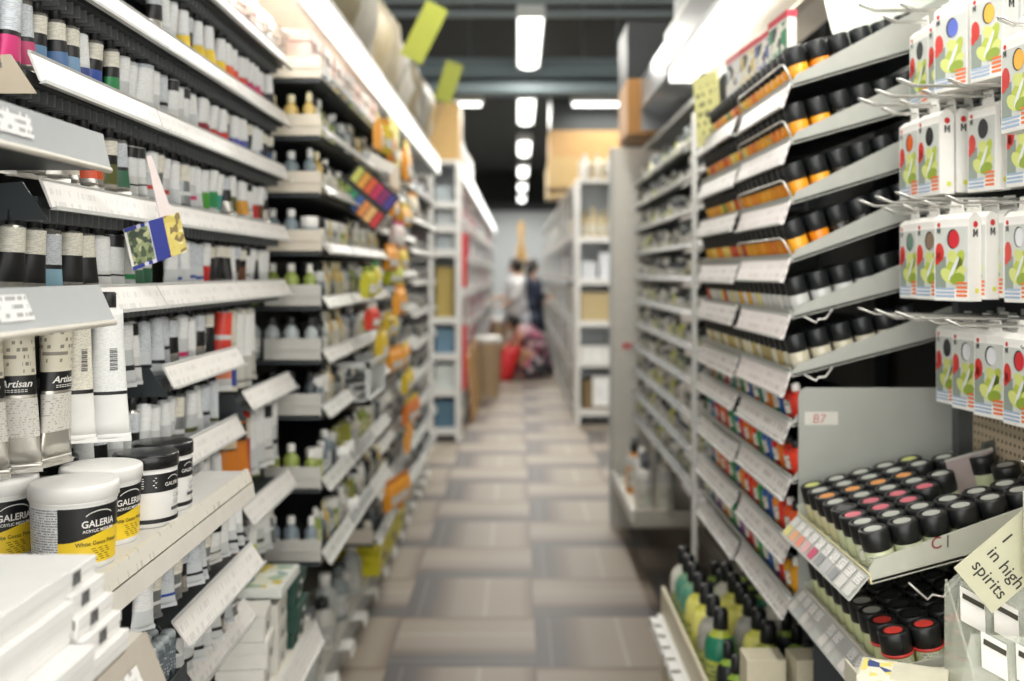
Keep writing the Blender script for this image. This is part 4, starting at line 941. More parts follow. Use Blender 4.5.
def tray(label, x, y, z, L, tilt, d=.34, ph=(.018, .054), rails=(), guard=0, spring=False, side=TRAYG, lip=None, far_end=True, group='sloping jar trays', name='jar_tray', hr=.043):
    t = empty(name); t.matrix_world = sloped(x, y, z, tilt); tag(t, label, 'tray', group)
    obj('tray_floor', MB().box(0, d, 0, L, -.004, 0).mesh('tray_floor', side if lip else CHAR), t)
    obj('side_panel', MB().prism([(0, 0, -.006), (d, 0, -.006), (d, 0, ph[1]), (d * .92, 0, ph[1] + .002), (.012, 0, ph[0] + .004), (0, 0, ph[0] - .008)], (0, .003, 0)).mesh('side_panel', side), t)
    if far_end: obj('side_panel', MB().prism([(0, 0, -.006), (d, 0, -.006), (d, 0, ph[1]), (0, 0, ph[0])], (0, .003, 0)).mesh('side_panel', side), t, (0, L - .003, 0))
    obj('front_lip', MB().box(-.003, 0, 0, L, -.006, .012).mesh('front_lip', lip or TRAYG), t)
    for (a, l, dz, dx) in rails:
        o = obj('price_rail', rail_mesh(l, hr, -1, .014, RAILP if dx == 0 and hr > .04 else RAILP2), t); o.location = (-.004 - dx, a, dz); o.rotation_euler = (0, R(tilt), 0)
    if guard:
        h = .042
        obj('wire_guard', MB().tube([(.004, .01, 0), (-.004, .01, h), (-.004, .03, h + .004), (-.004, guard - .02, h + .004), (-.004, guard, h), (.004, guard, 0)], .0022).mesh('wire_guard', WIRE), t)
    if spring:
        obj('spring_wire', MB().tube([(.02, -.004, -.006), (.040, -.006, -.024), (.046, -.006, -.018), (.060, -.006, -.021), (.078, -.004, -.006)], .0018).mesh('spring_wire', WIRE), t)
    return t
TZ = [1.776, 1.662, 1.542, 1.426, 1.312, 1.196, 1.096, .982, .856, .744]
TT = [16.5, 15.5, 17, 19, 14.5, 14.5, 12, 12, 10, 10]
PH = [.080, .066, .066, .050, .058, .050]
AMB = ['#e8951c', '#ee9f22', '#e88a16', '#f0a828', '#e07c1a']
MIX = ['#d9a53a', '#c9542a', '#e0b83a', '#7f8f3a', '#e8cf6a', '#b8452c', '#dba04a']
LOWC = [['#c9c3ac', '#b9a56a', '#d8d2b8', '#a99a6a'], ['#cc3424', '#3a5a9a', '#2f8a4a', '#e0812a', '#3a8f7a'], ['#e03a22', '#e0701f', '#c92f2a', '#3a66a8', '#2f8f5a'], ['#e0521f', '#d83a24', '#e88a2a', '#2f5a9a', '#39904f'], ['#e0a02a', '#c9362a', '#7a3f8a', '#2f5f9a', '#3a9a55']]
r6 = random.Random(9)
for i, (z, tl) in enumerate(zip(TZ, TT)):
    nm = NAMES[i]; L = 1.0
    st = .012 * (i % 2)
    tray('%s sloping tray of the jar unit, counted from the top' % nm, .55, 2.06, z, L, tl, rails=((0.0, .44, .0, 0), (.46, .50, -.006 if i % 2 else .006, .006)), guard=.44 if i < 4 else 0, spring=i in (4, 5), d=.36 if i < 6 else .2, ph=(.012, PH[i]) if i < 6 else (.012, .02), hr=.043 if i < 6 else .036)
    T = sloped(.55, 2.06, z, tl)
    ncol = 20
    for c in range(ncol):
        deep = 6 if c == 0 else 3 if c == 1 else 1
        if i >= 6: deep = 1
        for q in range(deep):
            y = .030 + c * .0475; x = .028 + q * .0465
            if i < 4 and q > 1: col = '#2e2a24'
            elif i < 4: col = r6.choice(AMB) if (c < 9 or r6.random() < .4) else r6.choice(MIX)
            elif i == 4: col = r6.choice(['#c9cac4', '#d8d6cc', '#e0a83a', '#c9542a', '#dccf8a']) if c > 1 else '#c3c4c0'
            else: col = LOWC[i - 5][(c * 3 // 4) % len(LOWC[i - 5])]
            if i < 6:
                p = paint_jar(.0208, .040, .034, col, '#1b1e20', label='#d8a23c' if (q == 0 and i < 4 and c % 3 == 1) else None)
                kind = 'black-lidded jar'
            else:
                p = bottle(.019, .075, col, '#1b1e20' if (c + i) % 3 else '#e6e3dc', '#e3ddd0' if c % 2 else None, 'slim', 'colour_bottle'); kind = 'small colour bottle'
            cn = 'amber' if col in AMB else 'mixed-colour' if i < 4 else 'plain' if i < 6 else 'bright'
            pl = 'front line' if q == 0 else '%s line back' % ordw(q + 1)
            p.put(None, label='%s %s, %s from the viewer in the %s of the %s tray' % (cn, kind, ordw(c + 1), pl, nm), cat='jar' if i < 6 else 'bottle', group='jars in the %s sloping tray' % nm, mat=T @ Matrix.Translation((x, y, .0003)) @ Matrix.Rotation(r6.random() * 6, 4, 'Z'))
# card packs and sign on the top tray
for i, (y, w, h, c, hc, lb) in enumerate(((2.27, .13, .095, '#3f8f66', '#c9364a', 'green-fronted card set with a red top edge behind the top tray guard'), (2.41, .13, .09, '#5d68a0', '#d04a5a', 'blue-fronted card set with a red top edge behind the top tray guard'), (2.56, .15, .10, '#d9c27a', '#d84a58', 'yellowish card set with a red top edge on the top tray'), (2.725, .16, .11, '#dfe2e6', '#d9808a', 'pale card set with a pinkish edge, farthest on the top tray'))):
    p = Proto('card_set', MB().box(-.02, 0, -w / 2, w / 2, 0, h, ch=.0015).mesh('set_body', M('#e8e4de', .45, kind='card')))
    p.part('top_edge', MB().box(-.021, .001, -w / 2 - .001, w / 2 + .001, h * .86, h + .001).mesh('top_edge', M(hc, .45, kind='card')))
    p.part('front_print', MB().box(-.0212, -.0205, -w * .45, w * .45, h * .08, h * .8).mesh('front_print', SPOTS([c, c, '#e6e2d6', '#3d4648', c], 45)))
    p.put((.592, y, 1.8655), (0, 0, R(4)), lb, 'card set', 'card sets on the top tray')
t = empty('sign_card', (.545, 2.93, 1.765), (R(0), R(-6), R(-62))); tag(t, 'upright pale yellow sign card at the far end of the jar trays', 'sign card')
obj('card', MB().box(-.055, .055, -.0012, .0012, 0, .20).mesh('card', M('#e6e39a', .5, kind='card')), t)
obj('card_print', MB().quad((-.045, -.0016, .03), (.045, -.0016, .03), (.045, -.0016, .17), (-.045, -.0016, .17)).mesh('card_print', PRINT('#e6e39a', '#5a5a40', 36, 30, .52)), t)

# B7 divider
t = empty('divider_panel', (.558, 2.048, 0)); tag(t, 'grey divider panel marked with handwriting behind the black-lidded jars', 'divider panel')
w, h = .325, .47; zb = .70; pts = [(0, 0, 0), (w, 0, 0), (w, 0, h)] + [(.018 - .018 * math.sin(a), 0, h - .018 + .018 * math.cos(a)) for a in [PI / 2 * k / 6 for k in range(7)]]
obj('panel', MB().prism([(x, y, z + zb) for x, y, z in pts], (0, .004, 0)).mesh('panel', M('#a3a69f', .4, .1, var=.12, scale=4, kind='grey_enamel')), t)
obj('panel_foot', MB().box(.03, .325, .0, .004, 0, zb).mesh('panel_foot', CHARB), t)
o = obj('tape_label', MB().box(.012, .078, -.0006, 0, 1.096, 1.122).mesh('tape_label', M('#c9c8bf', .5, kind='paper')), t)
m = MB(); text_on(m, 'B7', .025, lambda x, y: (.040 + x, -.0009, 1.100 + y), shear=.12, bold=-.0002); obj('handwriting', m.mesh('handwriting', M('#a8343c', .5, kind='ink')), o)

# --- black-lidded jar trays nearest the viewer
SILC = '#b9bcb4'; PNK = '#d8707e'; ORG = '#e39a52'; LIM = '#c9cf7a'; DRK = '#4a4d4e'
X1, Y1, Z1, T1 = .560, 1.63, .912, 15
def lid_jar(top, ring=None, label=True, body='#cfd6ae'): return paint_jar(.0232, .038, .031, body, '#17191a', top, ring, '#dfe2cf' if label else None)
t = tray('near sloping tray packed with black-lidded jars in front of the grey divider', X1, Y1, Z1, .415, T1, d=.43, ph=(.026, .058), side=M('#bdbfb2', .4, kind='grey_enamel'), lip=M('#ddd6a8', .4, kind='cream_enamel'), group='near jar trays')
inv = sloped(0, 0, 0, T1).inverted()
def swatch_rail(t, L, tilt, cols):
    o = obj('swatch_rail', MB().prism([(0, 0, .004), (.003, 0, .004), (-.030, 0, -.036), (-.034, 0, -.034)], (0, L, 0)).mesh('swatch_rail', M('#b7b9b4', .35, kind='clear_rail')), t, (-.004, 0, .004), (0, R(tilt), 0))
    n = len(cols)
    for i, c in enumerate(cols):
        if c is None: continue
        y0 = L - (i + .9) * L / n; y1 = y0 + L / n * .72
        P_ = lambda u, y: (-.0006 - .034 * u, y, .004 - .038 * u + .0012)
        obj('price_label', MB().quad(P_(.08, y0), P_(.08, y1), P_(.46, y1), P_(.46, y0)).mesh('price_label', PRINT('#e9e8e4', '#77797a', 300, 200, .5)), o)
        obj('colour_swatch', MB().quad(P_(.5, y0), P_(.5, y1), P_(.92, y1), P_(.92, y0)).mesh('colour_swatch', M(c, .4, kind='swatch')), o)
swatch_rail(t, .415, T1, ['#d9cf7a', '#e0a070', '#e08a70', '#d8a8a8', '#c24468', '#8f9294', '#b9babc', '#8d9094', '#d6d5cf', '#cfd0c9'])
m = MB(); text_on(m, 'C', .026, lambda x, y: (.112 + x, -.0005, .022 + y), shear=.2, bold=.0002); obj('handwriting', m.mesh('handwriting', M('#8a2a30', .5, kind='ink')), t, label='red handwritten letter')
m = MB(); text_on(m, '/', .026, lambda x, y: (.132 + x, -.0005, .020 + y), bold=.0003); obj('handwriting', m.mesh('handwriting', M('#4a3f44', .5, kind='ink')), t, label='dark handwritten stroke')
obj('divider_wire', MB().tube([(.02, .06, .035), (.38, .06, .045)], .0012).mesh('divider_wire', WIRE), t)
grid = [[SILC, SILC, PNK, DRK, SILC, ORG, SILC, LIM], [SILC, SILC, PNK, PNK, SILC, ORG, SILC, SILC], [SILC, SILC, PNK, PNK, SILC, ORG, SILC, SILC], [SILC, SILC, 'e', PNK, SILC, ORG, SILC, SILC], [SILC, SILC, 'e', 'e', SILC, 'e', SILC, LIM], [SILC, SILC, 'e', 'e', 'e', 'e', SILC, 'e'], [LIM, SILC, 'e', SILC, 'e', SILC, 'e', 'e'], [SILC, SILC, 'e', 'e', 'e', 'e', 'e', 'e']]
CNM = {SILC: 'silver', PNK: 'pink', ORG: 'orange', LIM: 'lime', DRK: 'dark'}
T = sloped(X1, Y1, Z1, T1)
for q, col in enumerate(grid):
    for c, cc_ in enumerate(col):
        if cc_ == 'e': continue
        lid_jar(cc_, label=c < 2, body='#d8d3a8' if c > 3 and q == 0 else '#cfd6ae').put(None, label='black-lidded jar with %s sticker, %s from the viewer in %s line of the near tray' % (CNM[cc_], ordw(c + 1), ordw(q + 1)), cat='jar', group='black-lidded jars in the near tray', mat=T @ Matrix.Translation((.031 + q * .0488, .031 + c * .0490, .0003)) @ Matrix.Rotation(U(-.25, .25), 4, 'Z'))
t = empty('plastic_card'); t.matrix_world = T @ Matrix.Translation((.302, .272, .001)); tag(t, 'pinkish clear plastic card standing among the black-lidded jars', 'card')
obj('card', MB().box(-.045, .045, -.001, .001, 0, .075).mesh('card', M('#b5a6a4', .3, kind='plastic_card')), t); obj('card_edge', MB().box(-.045, .045, -.002, .002, .072, .076).mesh('card_edge', WIRE), t)
# lower tray
X2, Y2, Z2, T2 = .572, 1.585, .765, 12
t = tray('lower near tray of black-lidded jars, in the shade of the tray above', X2, Y2, Z2, .46, T2, d=.38, ph=(.02, .03), side=M('#bdbfb2', .4, kind='grey_enamel'), lip=M('#ddd6c8', .4, kind='cream_enamel'), group='near jar trays')
swatch_rail(t, .46, T2, ['#cfcdc8', '#b9bcbc', '#c9c6c0', '#b7b5b2', None, '#d9d5cf', '#c9c7c4', None, '#d8d2cc', '#e06a6a', '#d9d5cf', '#d8d5d0'])
T = sloped(X2, Y2, Z2, T2)
RD = '#d8453c'; GRN = '#5fae4a'
low = [[RD, RD, SILC, SILC, ORG, ORG, SILC, SILC, GRN], [RD, DRK, DRK, DRK, DRK, SILC, DRK, DRK, SILC], [RD, DRK, DRK, DRK, DRK, DRK, DRK, DRK], [DRK, DRK, DRK, DRK, DRK, DRK, DRK], [DRK, DRK, DRK, DRK, DRK]]
CNM.update({RD: 'red', GRN: 'green'})
for q, col in enumerate(low):
    for c, cc_ in enumerate(col):
        lid_jar(cc_ if cc_ != DRK else '#2a2c2d', ring=RD if cc_ == RD else None, label=c < 1, body='#c9cf9e').put(None, label='black-lidded jar with %s top, %s from the viewer in %s line of the lower tray' % (CNM[cc_], ordw(c + 1), ordw(q + 1)), cat='jar', group='black-lidded jars in the lower near tray', mat=T @ Matrix.Translation((.031 + q * .0488, .030 + c * .0490, .0003)) @ Matrix.Rotation(U(-.25, .25), 4, 'Z'))
t = empty('spring_wire', (.62, 1.635, .902)); tag(t, 'bent white wire under the near jar tray', 'wire'); obj('wire_bend', MB().tube([(0, 0, .005), (.03, 0, -.022), (.038, 0, -.014), (.055, 0, -.018), (.085, 0, .018)], .0018).mesh('wire_bend', WIRE), t)

# ------------------------------------------------------------------ peg wall with hanging packs
def peg_mat():
    m, nt, b = _new('pegboard'); tc = N(nt, 'ShaderNodeTexCoord'); sp = N(nt, 'ShaderNodeSeparateXYZ'); nt.links.new(tc.outputs['Object'], sp.inputs[0])
    f = lambda s: math_(nt, 'SUBTRACT', math_(nt, 'FRACT', math_(nt, 'MULTIPLY', s, 62.)), .5)
    a, c = f(sp.outputs['Y']), f(sp.outputs['Z'])
    d = math_(nt, 'ADD', math_(nt, 'MULTIPLY', a, a), math_(nt, 'MULTIPLY', c, c))
    nt.links.new(mixc(nt, math_(nt, 'LESS_THAN', d, .045), lin('#b5a58c'), lin('#3a332c')), b.inputs['Base Color']); b.inputs['Roughness'].default_value = .6
    return m
XP = .89
t = empty('peg_wall', (XP, 1.45, 0)); tag(t, 'dark shelving back with a beige pegboard panel behind the hanging packs', 'shelving')
obj('back_panel', MB().box(.004, .05, -.75, .59, 0, 2.08).mesh('back_panel', CHARB), t)
obj('pegboard', MB().box(0, .004, -.75, .585, .60, 1.22).mesh('pegboard', peg_mat()), t)
obj('upright', MB().box(-.028, .004, .565, .595, 0, 2.08).mesh('upright', M('#4a4e4f', .45, kind='grey_enamel')), t)
obj('shelf_bracket', MB().prism([(0, .47, .99), (0, .47, 1.085), (-.02, .47, 1.08), (-.035, .47, 1.0)], (0, .012, 0)).mesh('shelf_bracket', M('#50544f', .45, kind='grey_enamel')), t)
def hook_proto(l=.20):
    p = Proto('peg_hook'); w = .006
    path = [(0, -w, 0), (-l * .9, -w, .004), (-l, -w, .014), (-l - .004, 0, .016), (-l, w, .014), (-l * .9, w, .004), (0, w, 0)]
    p.part('wire', MB().tube(path, .0019, 8).mesh('wire', M('#c9c9c4', .25, .6, kind='chrome_wire')))
    p.part('back_plate', MB().box(-.004, 0, -.012, .012, -.02, .012, ch=.001).mesh('back_plate', GREYP))
    return p
def pack_proto(cn, col, w=.078, d=.027, h=.118):
    p = Proto('hanging_pack', MB().loft([[(x, y, z) for x, y in ((0, -w / 2), (0, w / 2), (d, w / 2), (d, -w / 2))] for z in (0, h * .94)] + [[(x, y, h) for x, y in ((d * .35, -w / 2), (d * .35, w / 2), (d * .65, w / 2), (d * .65, -w / 2))]], 0, smooth=False).mesh('pack_body', M('#edece6', .4, var=.03, kind='white_card')))
    mats = [M(c, .4, kind='pack_ink') for c in ('#cdd1cb', '#8b978d', '#b3c24a', '#cfd77e', '#dde3e6', '#cf3b34', '#e6743c', '#9db2cc', '#f4f3ee', '#8fa53a')]
    g = MB(); X = -.0004
    def q(u0, u1, v0, v1, mi, dx=0, sh=0): g.quad((X - dx, -u0, v0), (X - dx, -u1, v0), (X - dx, -u1 - sh, v1), (X - dx, -u0 - sh, v1), mi)
    q(-.0385, .0385, .002, .104, 8); q(-.037, .037, .016, .100, 0, .0001); q(-.037, -.012, .016, .060, 1, .0002)
    for (u, v, a, b_, rot, mi) in ((.006, .045, .022, .013, .5, 2), (-.008, .034, .017, .009, -.4, 3), (.018, .056, .015, .009, .9, 2), (.014, .030, .017, .008, .1, 9), (.004, .060, .013, .008, -.3, 3), (.022, .040, .011, .007, .4, 3), (.006, .044, .020, .0035, .95, 4), (-.026, .066, .010, .013, .2, 5), (-.030, .058, .006, .010, -.4, 5)):
        n = 14; ca, sa = math.cos(rot), math.sin(rot); g.add([(X - .0004 - .00004 * mi, -(u + a * math.cos(2 * PI * j / n) * ca - b_ * math.sin(2 * PI * j / n) * sa), v + a * math.cos(2 * PI * j / n) * sa + b_ * math.sin(2 * PI * j / n) * ca) for j in range(n)], [tuple(range(n))], mi)
    for k in range(4): q(.012, .036, .006 + k * .0055, .0092 + k * .0055, 6, .0009)
    for k in range(3): q(-.036, .008, .005 + k * .005, .0078 + k * .005, 7, .0009)
    fp = p.part('front_print', g.mesh('front_print', mats))
    g = MB(); g.disc((X - .0007, .0 - .004, .084), (0, 1, 0), (0, 0, 1), .0135, 20, 1); g.disc((X - .0009, -.0065, .0835), (0, 1, 0), (0, 0, 1), .0122, 20, 0)
    p.part('colour_window', g.mesh('colour_window', [M(col, .3, kind='pack_ink'), M('#2a2c2e', .4, kind='pack_ink')]), fp)
    def logo(g, f):
        n = 14; g.add([f(.0052 * math.cos(2 * PI * j / n), .0044 * math.sin(2 * PI * j / n) + .011) for j in range(n)], [tuple(range(n))], 0)
        for (a, b_) in ((-.0052, -.0024), (.0024, .0052)): g.add([f(a, -.006), f(b_, -.006), f(b_, .0045), f(a, .0045)], [(0, 1, 2, 3)], 1)
        g.add([f(-.0040, .0045), f(0, -.0050), f(0, -.0012), f(-.0020, .0045)], [(0, 1, 2, 3)], 1); g.add([f(.0040, .0045), f(.0020, .0045), f(0, -.0012), f(0, -.0050)], [(0, 1, 2, 3)], 1)
    g = MB(); logo(g, lambda u, v: (d * .5 + u, -w / 2 - .0005, .092 + v)); 
    p.part('side_logo', g.mesh('side_logo', [M('#d1322c', .4, kind='pack_ink'), M('#1d1d1f', .4, kind='pack_ink')]))
    p.part('yellow_dot', MB().disc((d * .62, -w / 2 - .0005, .014), (1, 0, 0), (0, 0, 1), .0045, 14, ry=.0036).mesh('yellow_dot', M('#dfe05a', .4, kind='pack_ink')))
    g = MB(); logo(g, lambda u, v: (X - .001, .028 - u * .7, .096 + v * .7)); p.part('logo', g.mesh('logo', [M('#d1322c', .4, kind='pack_ink'), M('#1d1d1f', .4, kind='pack_ink')]), fp)
    p.part('hang_tab', MB().prism([(d * .42, -.018, h - .002), (d * .42, .018, h - .002), (d * .42, .012, h + .018), (d * .42, -.012, h + .018)], (.0012, 0, 0)).mesh('hang_tab', M('#edece6', .4, var=.03, kind='white_card')))
    return p
PK = {n: pack_proto(n, c) for n, c in (('amber', '#efb23c'), ('blue', '#4d63c4'), ('yellow', '#ece04a'), ('dark', '#2e3032'), ('orange', '#e2672c'), ('white', '#e3e5e8'), ('red', '#d0303a'), ('brown', '#8a7460'), ('green', '#6a8a7a'), ('black', '#1c1d20'))}
hk = hook_proto(); hks = hook_proto(.26)
rows = [  # z of pack bottom, hooks (Y, X of front pack, twist, colours from the tip back)
    (1.709, [(1.930, .752, 4, ['dark', 'dark', 'green']), (1.842, .752, 6, ['yellow', 'yellow', 'amber', 'green']), (1.748, .735, 20, ['blue', 'blue', 'white', 'red']), (1.652, .752, 16, ['amber', 'amber', 'blue', 'green'])]),
    (1.537, [(1.935, .735, 5, ['orange', 'orange', 'dark', 'dark']), (1.845, .735, 6, ['black', 'black', 'dark', 'dark']), (1.742, .785, 10, ['dark', 'white', 'dark', 'dark']), (1.640, .800, 8, ['amber', 'amber', 'orange'])]),
    (1.351, [(1.935, .735, 5, ['green', 'green', 'dark', 'dark']), (1.845, .735, 10, ['brown', 'brown', 'red', 'red']), (1.748, .735, 22, ['red', 'red', 'red', 'white']), (1.648, .800, 6, ['white', 'white', 'dark'])]),
    (1.153, [(1.935, .805, 5, ['black', 'black', 'dark']), (1.845, .80, 10, ['white', 'white', 'red']), (1.748, .80, 14, ['white', 'brown', 'white']), (1.650, .80, 8, ['red', 'white', 'red'])])]
RN = ['topmost', 'second', 'third', 'lowest']
for ri, (z, hs) in enumerate(rows):
    for hi, (y, xf, tw, cols) in enumerate(hs):
        lab = 'wire peg hook, %s from the divider in the %s hook row' % (ordw(hi + 1), RN[ri])
        hk.put((XP - .001, y, z + .162), (0, R(-2), 0), lab, 'hook', 'wire peg hooks')
        for k, cn in enumerate(cols):
            x = xf + k * .0300
            if x > XP - .028: break
            PK[cn].put((x, y + U(-.002, .002), z + .003 * k), (R(U(-.5, .5)), 0, R(tw + U(-.6, .6))), 'white pack with %s window, %s back on the %s hook of the %s row' % (cn, ordw(k + 1), ordw(hi + 1), RN[ri]), 'pack', 'white packs on the peg hooks').scale = (1.0, .98, 1.25)
        if hi < 3:   # spare second prong row of hooks poking out between packs
            hks.put((XP - .001, y - .044, z + .170), (0, R(-1), 0), 'long empty wire peg hook, %s from the divider above the %s pack row' % (ordw(hi + 1), RN[ri]), 'hook', 'long empty peg hooks')
for i, (z, lb) in enumerate(((.972, 'lower'), (1.128, 'upper'))):
    y = 1.40
    hk.put((XP - .001, y, z + .162), (0, R(-2), 0), 'wire peg hook at the picture edge holding the %s pair of packs' % lb, 'hook', 'wire peg hooks')
    for k in range(3): PK['red' if i else 'blue'].put((.709 + .0285 * k, y, z), (R(3 if i else -2), 0, R(2)), 'white pack at the picture edge above the clear stand, %s one, %s back' % (lb, ordw(k + 1)), 'pack', 'white packs at the picture edge').scale = (1.0, 1.0, 1.1)
hk.put((XP - .001, 1.47, 1.755), (0, R(-2), 0), 'wire peg hook with one amber pack at the upper picture edge', 'hook', 'wire peg hooks')
PK['amber'].put((.712, 1.47, 1.602), (0, 0, R(6)), 'white pack with amber window, alone at the upper picture edge', 'pack', 'white packs at the picture edge').scale = (1, 1, 1.2)
# card reading in high spirits
t = empty('message_card', (.6155, 1.455, .982)); tag(t, 'tilted cream card printed with the words in high spirits', 'card')
t.rotation_euler = (0, R(50), 0)
obj('card', MB().box(0, .084, -.0006, .0006, 0, .15).mesh('card', M('#cdccb0', .5, kind='card')), t)
m = MB()
for txt, zz, xo in (('spirits', .020, .013), ('in high', .048, .013), ('I', .076, .013)):
    text_on(m, txt, .026, lambda x, y: (xo + x, -.001, zz + y), align='LEFT', bold=.0001)
o = obj('lettering', m.mesh('lettering', M('#2c2b26', .5, kind='ink')), t)
# display shelf and clear stand with stickered pockets
t = empty('display_shelf', (.50, 1.22, .80)); tag(t, 'pale shelf fixed to the peg wall under the clear stand', 'shelf')
obj('shelf_board', MB().box(0, XP - .50, 0, .345, -.016, 0).mesh('shelf_board', M('#cfccb9', .45, kind='cream_enamel')), t); obj('shelf_lip', MB().box(-.004, 0, 0, .345, -.02, .012).mesh('shelf_lip', M('#cfccb9', .45, kind='cream_enamel')), t)
t = empty('clear_stand', (.60, 1.33, .8005), (0, 0, R(-8))); tag(t, 'clear plastic stand with sloping pockets of small white cards', 'display stand')
CP = CLEAR('#dfe3d6', .30, .1)
obj('stand_base', MB().box(0, .26, 0, .18, 0, .004).mesh('stand_base', CP), t)
obj('stand_back', MB().prism([(0, .18, 0), (.26, .18, 0), (.26, .18, .20), (.06, .18, .20), (0, .18, .14)], (0, .003, 0)).mesh('stand_back', CP), t)
obj('stand_side', MB().prism([(0, 0, 0), (0, .18, 0), (0, .18, .15), (0, .05, .07)], (.003, 0, 0)).mesh('stand_side', CP), t)
for r_ in range(2):
    obj('pocket', MB().prism([(0, .165 - r_ * .06, .02), (.26, .165 - r_ * .06, .02), (.26, .175 - r_ * .05, .15 - r_ * .06), (.02, .175 - r_ * .05, .15 - r_ * .06)], (0, -.002, 0)).mesh('pocket', CP), t)
    for c in range(5):
        x0 = .016 + c * .046 + r_ * .012; y = .158 - r_ * .058; z0 = .098 - r_ * .045 - c * .014
        o = obj('white_card', MB().prism([(x0, y, z0), (x0 + .034, y, z0 - .018), (x0 + .036, y + .012, z0 + .028), (x0 + .002, y + .012, z0 + .046)], (0, -.001, 0)).mesh('white_card', M('#eceae4', .45, kind='card')), t)
        obj('black_bar', MB().prism([(x0 + .004, y + .0065, z0 + .030), (x0 + .034, y + .0065, z0 + .014), (x0 + .035, y + .0085, z0 + .021), (x0 + .005, y + .0085, z0 + .037)], (0, -.001, 0)).mesh('black_bar', M('#3a382c', .4, kind='ink')), o)
        if c > 1: obj('orange_mark', MB().prism([(x0 + .004, y - .0005, z0 + .000), (x0 + .03, y - .0005, z0 - .013), (x0 + .031, y + .002, z0 + .000), (x0 + .005, y + .002, z0 + .012)], (0, -.0012, 0)).mesh('orange_mark', M('#eba65a', .4, kind='ink')), o)
t = empty('wrapped_card', (.525, 1.49, .8005), (0, 0, R(-25))); tag(t, 'clear-wrapped card with yellow and blue print lying by the lower tray', 'card pack')
obj('pack_body', MB().box(-.03, .09, -.04, .04, 0, .026, ch=.003).mesh('pack_body', M('#e6e2cc', .25, bump=.4, scale=40, kind='wrapped_plastic')), t)
obj('pack_print', MB().box(-.026, .015, -.0405, .03, .004, .0265).mesh('pack_print', SPOTS(['#e8dc7a', '#3c4f86', '#e9e6d4', '#e9e6d4'], 60)), t)

# ------------------------------------------------------------------ low bin of bottles
t = empty('bottle_bin', (.43, 2.10, 0)); tag(t, 'cream low bin standing on the carpet full of green and yellow bottles', 'bin')
l = 1.0
obj('bin_front', MB().box(0, .012, 0, l, 0, .455, ch=.002).mesh('bin_front', M('#d3c9ae', .45, kind='cream_enamel')), t)
obj('price_strip', MB().box(-.014, 0, .03, l - .02, .358, .378).mesh('price_strip', M('#e9e9e6', .4, kind='card')), t)
obj('bin_floor', MB().box(.012, .43, 0, l, .33, .342).mesh('bin_floor', CHAR), t)
for yy in (0, l - .012): obj('bin_side', MB().box(.012, .43, yy, yy + .012, 0, .42).mesh('bin_side', M('#c9c0a8', .45, kind='cream_enamel')), t)
for k in range(11): obj('price_tag', MB().box(-.036, 0, .045 + k * .085, .105 + k * .085, .372, .376).box(-.040, -.036, .045 + k * .085, .105 + k * .085, .352, .378).mesh('price_tag', M('#f0f0ee', .4, kind='card')), t)
def squeeze(r, h, body, cap, label):
    k = ('sq', r, h, body, cap, label)
    if k in _pc: return _pc[k]
    p = Proto('paint_bottle', MB().lathe([(r * .92, 0), (r, .006), (r, h * .58), (r * .96, h * .66), (r * .75, h * .74), (r * .4, h * .79), (r * .4, h * .82)], 24).mesh('bottle_body', M(body, .28, kind='bottle_plastic', coat=.3)))
    p.part('cap', MB().lathe([(r * .46, h * .805), (r * .48, h * .81), (r * .46, h * .96), (r * .36, h), (.001, h)], 18).mesh('cap', M(cap, .4, kind='cap_plastic')))
    p.part('shoulder_band', MB().lathe([(r * 1.005, h * .52), (r * 1.015, h * .53), (r * 1.01, h * .585), (r * .98, h * .66), (r * .78, h * .735), (r * .5, h * .775)], 24, cap0=False, cap1=False).mesh('shoulder_band', M(label, .35, kind='bottle_plastic')))
    p.part('label', arc(MB(), r + .0006, -2.9, -.2, h * .12, h * .48, 14).mesh('label', PRINT('#c9d07a' if label != '#c9c9c4' else '#d8d6cc', '#4d5a35', 90, 70)))
    _pc[k] = p; return p
GR, YB, TE, WB, GY, KB = ('#b3bd48', '#237a5c'), ('#dcd95c', '#ebe67e'), ('#7fae8a', '#5f9c86'), ('#d9d6c9', '#e3e0d4'), ('#9a9a90', '#a9a69c'), ('#8fae3c', '#23282a')
lay = [(2.305, [KB, KB, KB]), (2.395, [KB, GR, KB]), (2.49, [GR, YB, KB]), (2.585, [GY, GY, KB]), (2.68, [YB, YB, WB]), (2.775, [YB, YB, GR]), (2.87, [TE, WB, KB]), (2.96, [TE, KB, KB]), (3.045, [WB, KB, KB])]
for yi, (y, cs) in enumerate(lay):
    for xi, (b_, s_) in enumerate(cs):
        small = (b_, s_) == KB
        nmz = {GR: 'green-shouldered bottle', YB: 'bright yellow bottle', TE: 'teal-green bottle', WB: 'cream bottle', GY: 'greyish bottle', KB: 'small dark-shouldered bottle'}[(b_, s_)]
        squeeze(.028 if small else .039, .20 if small else .245, b_, '#1b1d1f', s_).put((.490 + xi * .092, y, .3425), (0, 0, U(-.3, .3)), '%s, %s along the %s line of the bin' % (nmz, ordw(yi + 1), ('aisle', 'middle', 'inner')[xi]), 'bottle', 'bottles in the cream bin')
for i in range(3):
    cartn = carton('small_carton', .08, .07, .245, '#d3cbb0', '#6a6a58')
    cartn.put((.52 + .10 * i, 2.19, .3425), (0, 0, R(5 * i)), 'small cream carton at the near end of the bin, %s from the aisle' % ordw(i + 1), 'carton', 'small cartons in the bin')

